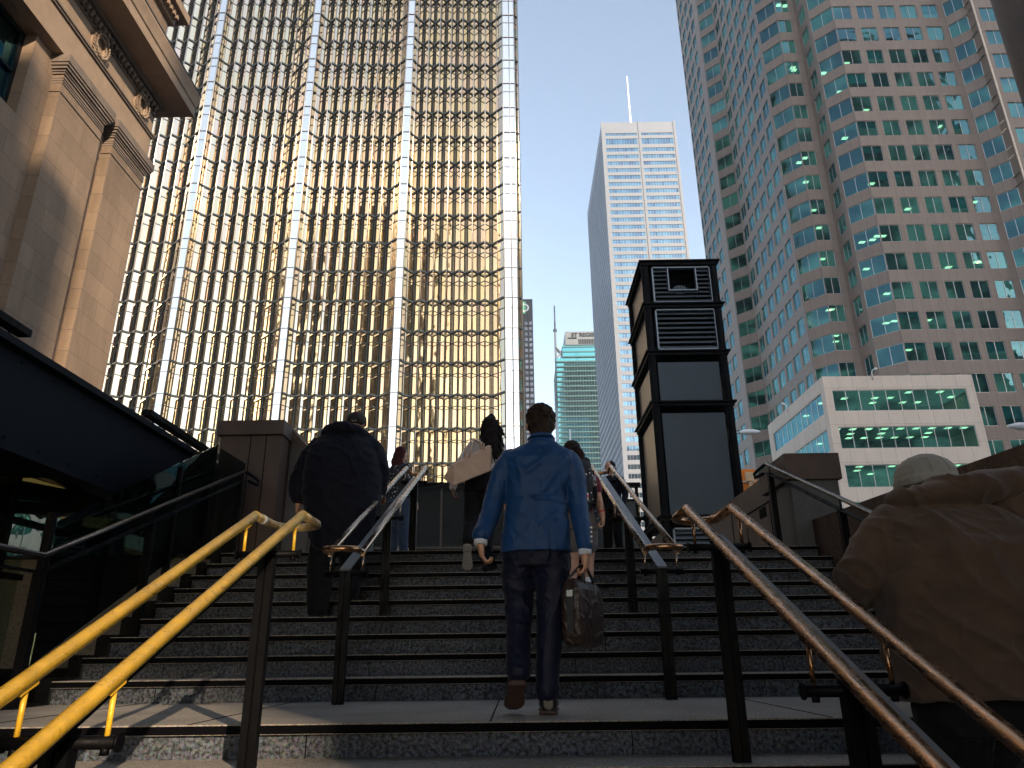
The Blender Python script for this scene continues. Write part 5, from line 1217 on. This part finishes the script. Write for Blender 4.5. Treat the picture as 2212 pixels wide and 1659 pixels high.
# ---------------------------------------------------------------- girl with the flowered backpack
def girl():
    t = empty('person', (.55, 6.55, .6), 'girl in a maroon top and grey shorts with a flowered backpack behind the blue suit', 'person')
    b = Blob(); L, _ = head(b, (.515,6.62,2.045), .90, R(-25), R(-4), (.53,6.60,1.92), .048)
    b.loft([(.55,6.6,1.3,.14,.1),(.55,6.6,1.5,.12,.09),(.55,6.6,1.72,.14,.1),(.54,6.6,1.85,.12,.07),(.53,6.6,1.92,.05,.05)])
    b.limb([(.67,6.6,1.82),(.725,6.58,1.64),(.755,6.52,1.45)], [.043,.038,.026]); b.limb([(.42,6.6,1.82),(.38,6.6,1.6),(.37,6.62,1.42)], [.043,.034,.025])
    b.limb([(.49,6.6,1.35),(.475,6.62,1.02),(.42,6.45,.70)], [.085,.062,.038]); b.limb([(.62,6.6,1.35),(.62,6.66,1.1),(.61,6.6,.82)], [.085,.062,.038])
    hand(b, (.757,6.515,1.43), (.03,0,-1), (-1,.1,0), (0,1,0), 1.4, .90); hand(b, (.37,6.62,1.41), (0,0,-1), (1,0,0), (0,1,0), .8, .88)
    b.make('body', M['skinC'], t, .0058, 3); eyes(L, t, .9)
    h = Blob(); h.ell((.515,6.60,2.07), (.082,.094,.085)); h.ell((.515,6.56,2.03), (.078,.07,.07)); h.limb([(.55,6.50,2.05),(.585,6.47,1.98),(.60,6.48,1.88)], [.03,.036,.015])
    h.make('hair', M['hair_dark'], t, .006, 2, folds(.0025, 60, 40, 1))
    k = Blob(); k.loft([(.55,6.6,1.42,.135,.10),(.55,6.6,1.6,.14,.11),(.55,6.6,1.78,.15,.115),(.54,6.6,1.86,.12,.09),(.53,6.6,1.905,.062,.06)], 30); k.limb([(.655,6.6,1.825),(.70,6.59,1.75),(.72,6.585,1.69)], [.062,.060,.058]); k.limb([(.43,6.6,1.82),(.40,6.6,1.7)], [.06,.055])
    k.make('top', M['maroon'], t, .008, 3, folds(.004, 12, 18, 4))
    k = Blob(); k.loft([(.55,6.6,1.47,.145,.11),(.55,6.6,1.32,.165,.13)], 30); k.limb([(.49,6.6,1.34),(.48,6.6,1.2)], [.095,.092]); k.limb([(.62,6.6,1.34),(.625,6.61,1.2)], [.095,.092]); k.make('shorts', M['greyshort'], t, .008, 3, folds(.004, 10, 14, 8))
    for x, y, z, p in ((.42,6.37,.66,R(24)), (.61,6.52,.768,0)):
        s = Blob(); s.limb([(x,y+.07,z+.05),(x,y+.075,z+.11)], [.042,.040]); s.make('sock', M['shirt'], t, .006, 2)
        s = Blob(); shoe(s, (x,y,z), (0,1,0), .24, .043, .07, p); s.make('shoe', M['shirt'], t, .006, 2)
    m = MB(); m.tube([(.752,6.527,1.475),(.754,6.523,1.462)], .031, 0, 16); m.build('wristband', plain('red_band', (.55,.02,.01), .5), t)
    bp = empty('backpack', (.55,6.4,1.48), 'black backpack with white flowers worn by the girl in the maroon top', 'backpack')
    q = Blob(); q.loft([(.555,6.42,1.47,.10,.07),(.555,6.41,1.52,.125,.09),(.555,6.41,1.72,.128,.095),(.55,6.42,1.86,.115,.08),(.545,6.43,1.92,.08,.05)], 32, p=3.2); q.make('pack_body', M['floral'], bp, .008, 3, folds(.004, 12, 14, 6))
    q = Blob(); q.loft([(.665,6.40,1.50,.030,.055),(.672,6.40,1.58,.036,.06),(.672,6.40,1.66,.036,.06)], 20, p=3); q.make('side_pocket', M['black_pants'], bp, .006, 2)
    for s_ in (-1, 1):
        m = MB(); m.tube([(.55+.075*s_,6.44,1.90),(.55+.10*s_,6.55,1.925),(.55+.105*s_,6.68,1.86)], .016, 0, 8); m.build('strap', M['floral'], bp)
    bo = empty('water_bottle', (.672,6.39,1.6), 'clear plastic water bottle with a dark cap in the side pocket of the backpack', 'bottle')
    m = MB(); m.tube([(.672,6.385,1.62),(.672,6.385,1.74),(.672,6.385,1.765),(.672,6.385,1.785)], [.033,.033,.024,.013], 0, 16); m.build('bottle_body', M['clearplastic'], bo)
    m = MB(); m.tube([(.672,6.385,1.785),(.672,6.385,1.812)], .016, 0, 14); m.build('cap', M['black_pants'], bo)
    sn = empty('sanitizer_bottle', (.60,6.30,1.56), 'small pink and clear bottle hanging from the flowered backpack', 'bottle')
    m = MB(); m.tube([(.60,6.30,1.53),(.60,6.30,1.59),(.60,6.30,1.60)], [.020,.021,.010], 0, 12); m.build('bottle_body', M['shirt'], sn)
    m = MB(); m.tube([(.60,6.30,1.60),(.595,6.305,1.64),(.61,6.31,1.66)], .005, 0, 8); m.tube([(.60,6.30,1.555),(.60,6.30,1.58)], .0225, 0, 12); m.build('pink_sleeve', plain('pink_rubber', (.75,.12,.16), .5), sn)
M['clearplastic'] = glass('clear_plastic', (.80,.84,.86), (.95,.95,.95), .12, .05, 0.3, 30, .02)
girl()
# ---------------------------------------------------------------- foreground man in the tan jacket
def man_in_tan():
    t = empty('person', (1.55, 2.75, -.6), 'broad man in a tan brown jacket and pale cap bending forward at right', 'person')
    b = Blob(); L, _ = head(b, (1.60,2.84,.895), 1.05, R(14), R(-26), (1.53,2.76,.72), .06)
    b.loft([(1.56,2.74,.12,.12,.09),(1.56,2.72,.35,.18,.12),(1.56,2.72,.6,.21,.14),(1.55,2.74,.70,.15,.1),(1.54,2.76,.76,.07,.07)])
    b.limb([(1.36,2.72,.68),(1.235,2.70,.56),(1.33,2.95,.50)], [.06,.05,.034]); b.limb([(1.76,2.72,.68),(1.90,2.70,.50),(1.86,2.90,.40)], [.06,.05,.034])
    b.limb([(1.47,2.74,.1),(1.46,2.78,-.22),(1.46,2.66,-.52)], [.095,.07,.045]); b.limb([(1.66,2.74,.1),(1.67,2.95,-.12),(1.67,2.90,-.38)], [.095,.07,.045])
    hand(b, (1.335,2.96,.50), (0,1,.1), (0,0,-1), (1,0,0), 1.0); hand(b, (1.86,2.91,.395), (0,1,-.1), (0,0,-1), (-1,0,0), 1.0)
    b.make('body', M['skinC'], t, .0075, 3); eyes(L, t)
    c = Blob(); c.ell((1.598,2.83,.925), (.108,.124,.090)); c.loft([(1.598,2.83,.885,.109,.125),(1.598,2.83,.915,.109,.125)], 28)
    cp = c.make('cap', M['capgrey'], t, .006, 3, folds(.002, 30, 30, 1))
    m = MB(); m.tube([(1.598+.062*math.cos(k*math.pi/10), 2.722+.9*(.062*math.cos(k*math.pi/10))**2*6, .882+.048*math.sin(k*math.pi/10)) for k in range(11)], .006, 0, 8); m.build('strap_arch', M['tan'], cp)
    m = Blob(); m.ell((1.598,2.742,.893), (.055,.030,.036)); m.make('hair_at_nape', M['hair_dark'], cp, .005, 1, folds(.002, 60, 40, 2))
    m = MB()
    for a_ in (-.9,-.3,.3,.9): m.tube([(1.598+.110*math.sin(a_)*math.cos(e), 2.83-.126*math.cos(a_)*math.cos(e), .925+.091*math.sin(e)) for e in (.0,.35,.7,1.05,1.4)], .0016, 0, 5)
    m.tube([(1.598,2.83,1.010),(1.598,2.83,1.019)], [.011,.006], 0, 10); m.build('seams', M['capgrey'], cp)
    j = Blob()
    j.loft([(1.565,2.72,.14,.262,.19),(1.565,2.71,.25,.272,.20),(1.565,2.70,.36,.280,.205),(1.565,2.69,.50,.285,.205),(1.565,2.69,.62,.280,.195),(1.565,2.71,.70,.262,.175),(1.56,2.74,.755,.225,.150),(1.555,2.77,.80,.165,.125),(1.55,2.79,.83,.11,.10)], 44, p=2.5)
    j.limb([(1.37,2.71,.70),(1.30,2.70,.65),(1.235,2.70,.565),(1.25,2.80,.52),(1.32,2.93,.505)], [.088,.085,.080,.066,.052])
    j.limb([(1.77,2.71,.69),(1.86,2.70,.60),(1.90,2.70,.50),(1.87,2.88,.41)], [.09,.088,.075,.055])
    j.ell((1.62,2.67,.835), (.235,.110,.060), Matrix.Rotation(R(-7), 3, 'Y')); j.ell((1.74,2.67,.860), (.17,.10,.058), Matrix.Rotation(R(-4), 3, 'Y')); j.ell((1.49,2.69,.815), (.12,.085,.045)); j.ell((1.86,2.74,.770), (.15,.15,.12))
    def yoke(p):
        d = folds(.014, 5, 6, 2.2, .9, .15)(p)
        zz = .665-.10*(p.x-1.565)**2*4
        if p.y < 2.70 and abs(p.z-zz) < .010 and 1.30 < p.x < 1.83: d -= .004
        for (x0,z0),(x1,z1),a,w in (((1.32,.74),(1.40,.55),-.007,.014),((1.30,.52),(1.34,.28),.009,.03),((1.78,.66),(1.66,.46),.008,.02),((1.45,.60),(1.40,.30),.007,.025),((1.36,.42),(1.55,.30),.008,.02)):
            u = Vector((x1-x0, z1-z0)); q = Vector((p.x-x0, p.z-z0)); tt = max(0, min(1, q.dot(u)/u.dot(u))); d += a*math.exp(-((q-u*tt).length/w)**2)
        return d
    j.make('jacket', M['tan'], t, .008, 4, yoke)
    tr = Blob(); tr.loft([(1.565,2.74,.24,.20,.15),(1.565,2.74,.02,.21,.15)], 30); tr.limb([(1.47,2.74,.08),(1.46,2.78,-.22),(1.46,2.67,-.52)], [.12,.10,.085]); tr.limb([(1.66,2.74,.08),(1.67,2.94,-.12),(1.67,2.89,-.38)], [.12,.10,.085])
    tr.make('trousers', M['black_pants'], t, .01, 3, folds(.006, 7, 12, 5))
    for x, y, z in ((1.46,2.60,-.585),(1.67,2.84,-.435)):
        s = Blob(); shoe(s, (x,y,z), (0,1,0), .29, .052, .09); s.make('shoe', M['shoe'], t, .007, 2)
man_in_tan()
# ---------------------------------------------------------------- people on the plaza
def small_person(name_label, x, y, z, s, topm, legm, skinm, hairm, yaw=0.0, extra=None, longhair=False, hat=None):
    t = empty('person', (x, y, z), name_label, 'person'); Rz = Matrix.Rotation(yaw, 3, 'Z')
    P = lambda a, b_, c: tuple(Vector((x,y,z))+Rz @ (Vector((a,b_,c))*s))
    b = Blob(); L, _ = head(b, P(0,.02,1.56), .95*s, yaw, R(-8), P(0,0,1.42), .05)
    b.loft([P(0,0,.9)+(.13*s,.09*s), P(0,0,1.1)+(.11*s,.08*s), P(0,0,1.3)+(.14*s,.1*s), P(0,0,1.42)+(.06*s,.05*s)])
    b.limb([P(-.17,0,1.35),P(-.22,-.02,1.1),P(-.2,.10,.9)], [.042*s,.036*s,.026*s]); b.limb([P(.17,0,1.35),P(.22,-.02,1.1),P(.2,.10,.9)], [.042*s,.036*s,.026*s])
    b.limb([P(-.09,0,.88),P(-.09,.08,.48),P(-.09,-.06,.10)], [.08*s,.055*s,.038*s]); b.limb([P(.09,0,.88),P(.09,.02,.48),P(.09,.06,.08)], [.08*s,.055*s,.038*s])
    hand(b, P(-.2,.11,.89), Rz @ Vector((0,.5,-1)), Rz @ Vector((1,0,0)), Rz @ Vector((0,1,0)), .8, .95*s); hand(b, P(.2,.11,.89), Rz @ Vector((0,.5,-1)), Rz @ Vector((-1,0,0)), Rz @ Vector((0,1,0)), .8, .95*s)
    b.make('body', skinm, t, .008, 3); eyes(L, t, .9*s)
    h = Blob(); h.ell(P(0,-.005,1.59), (.084*s,.10*s,.085*s)); h.ell(P(0,-.04,1.53), (.08*s,.07*s,.08*s))
    if longhair: h.ell(P(0,-.06,1.44), (.085*s,.05*s,.11*s))
    h.make('hair', hairm, t, .008, 2, folds(.003, 50, 40, 1))
    k = Blob(); k.loft([P(0,0,.92)+(.155*s,.115*s), P(0,0,1.08)+(.14*s,.105*s), P(0,0,1.25)+(.16*s,.12*s), P(0,0,1.36)+(.15*s,.10*s), P(0,0,1.43)+(.07*s,.065*s)], 28)
    k.limb([P(-.16,0,1.35),P(-.215,-.02,1.12),P(-.2,.09,.93)], [.06*s,.052*s,.042*s]); k.limb([P(.16,0,1.35),P(.215,-.02,1.12),P(.2,.09,.93)], [.06*s,.052*s,.042*s]); k.make('top', topm, t, .009, 3, folds(.004, 12, 16, x))
    k = Blob(); k.loft([P(0,0,.98)+(.14*s,.105*s), P(0,0,.86)+(.16*s,.12*s)], 26); k.limb([P(-.09,0,.86),P(-.09,.07,.48),P(-.09,-.06,.10)], [.095*s,.07*s,.05*s]); k.limb([P(.09,0,.86),P(.09,.02,.48),P(.09,.05,.08)], [.095*s,.07*s,.05*s]); k.make('trousers', legm, t, .009, 3, folds(.004, 10, 16, 3))
    for a, b2 in ((-.09,-.13),(.09,.0)):
        sh = Blob(); shoe(sh, P(a,b2,.01), Rz @ Vector((0,1,0)), .26*s, .045*s, .07*s); sh.make('shoe', M['shoe'], t, .008, 2)
    return t
w = small_person('woman with burgundy hair and dark flowered top by the left steel handrail', -1.60, 9.8, PZ, .985, M['floral'], M['denim'], M['skinC'], M['hair_red'], R(-38), longhair=True)
small_person('person in dark clothes on the plaza behind the right steel handrail', 1.33, 10.2, PZ, .90, M['black_cloth'], M['black_pants'], M['skinC'], M['hair_black'], R(150))
small_person('person in pale patterned trousers behind the girl with the backpack', .92, 9.6, PZ, .84, M['black_cloth'], M['floral'], M['skinC'], M['hair_dark'], R(10))
small_person('person in a grey top mostly hidden behind the man in the blue suit', .02, 9.2, PZ, .80, M['greyshort'], M['black_pants'], M['skinC'], M['hair_dark'], R(10))
# ------------------------------------------------------------------ thin city haze
mz = bpy.data.materials.new('haze_air'); mz.use_nodes = True; nz = mz.node_tree; nz.nodes.remove(nz.nodes['Principled BSDF'])
pv = nz.nodes.new('ShaderNodeVolumePrincipled'); pv.inputs['Density'].default_value = 0.00028; pv.inputs['Color'].default_value = (.86,.91,1,1); pv.inputs['Anisotropy'].default_value = .2
nz.links.new(pv.outputs[0], nz.nodes['Material Output'].inputs['Volume'])
m = MB(); m.box((-3100,-3100,-5),(3100,5100,360)); o = m.build('haze', mz); o['kind'] = 'stuff'
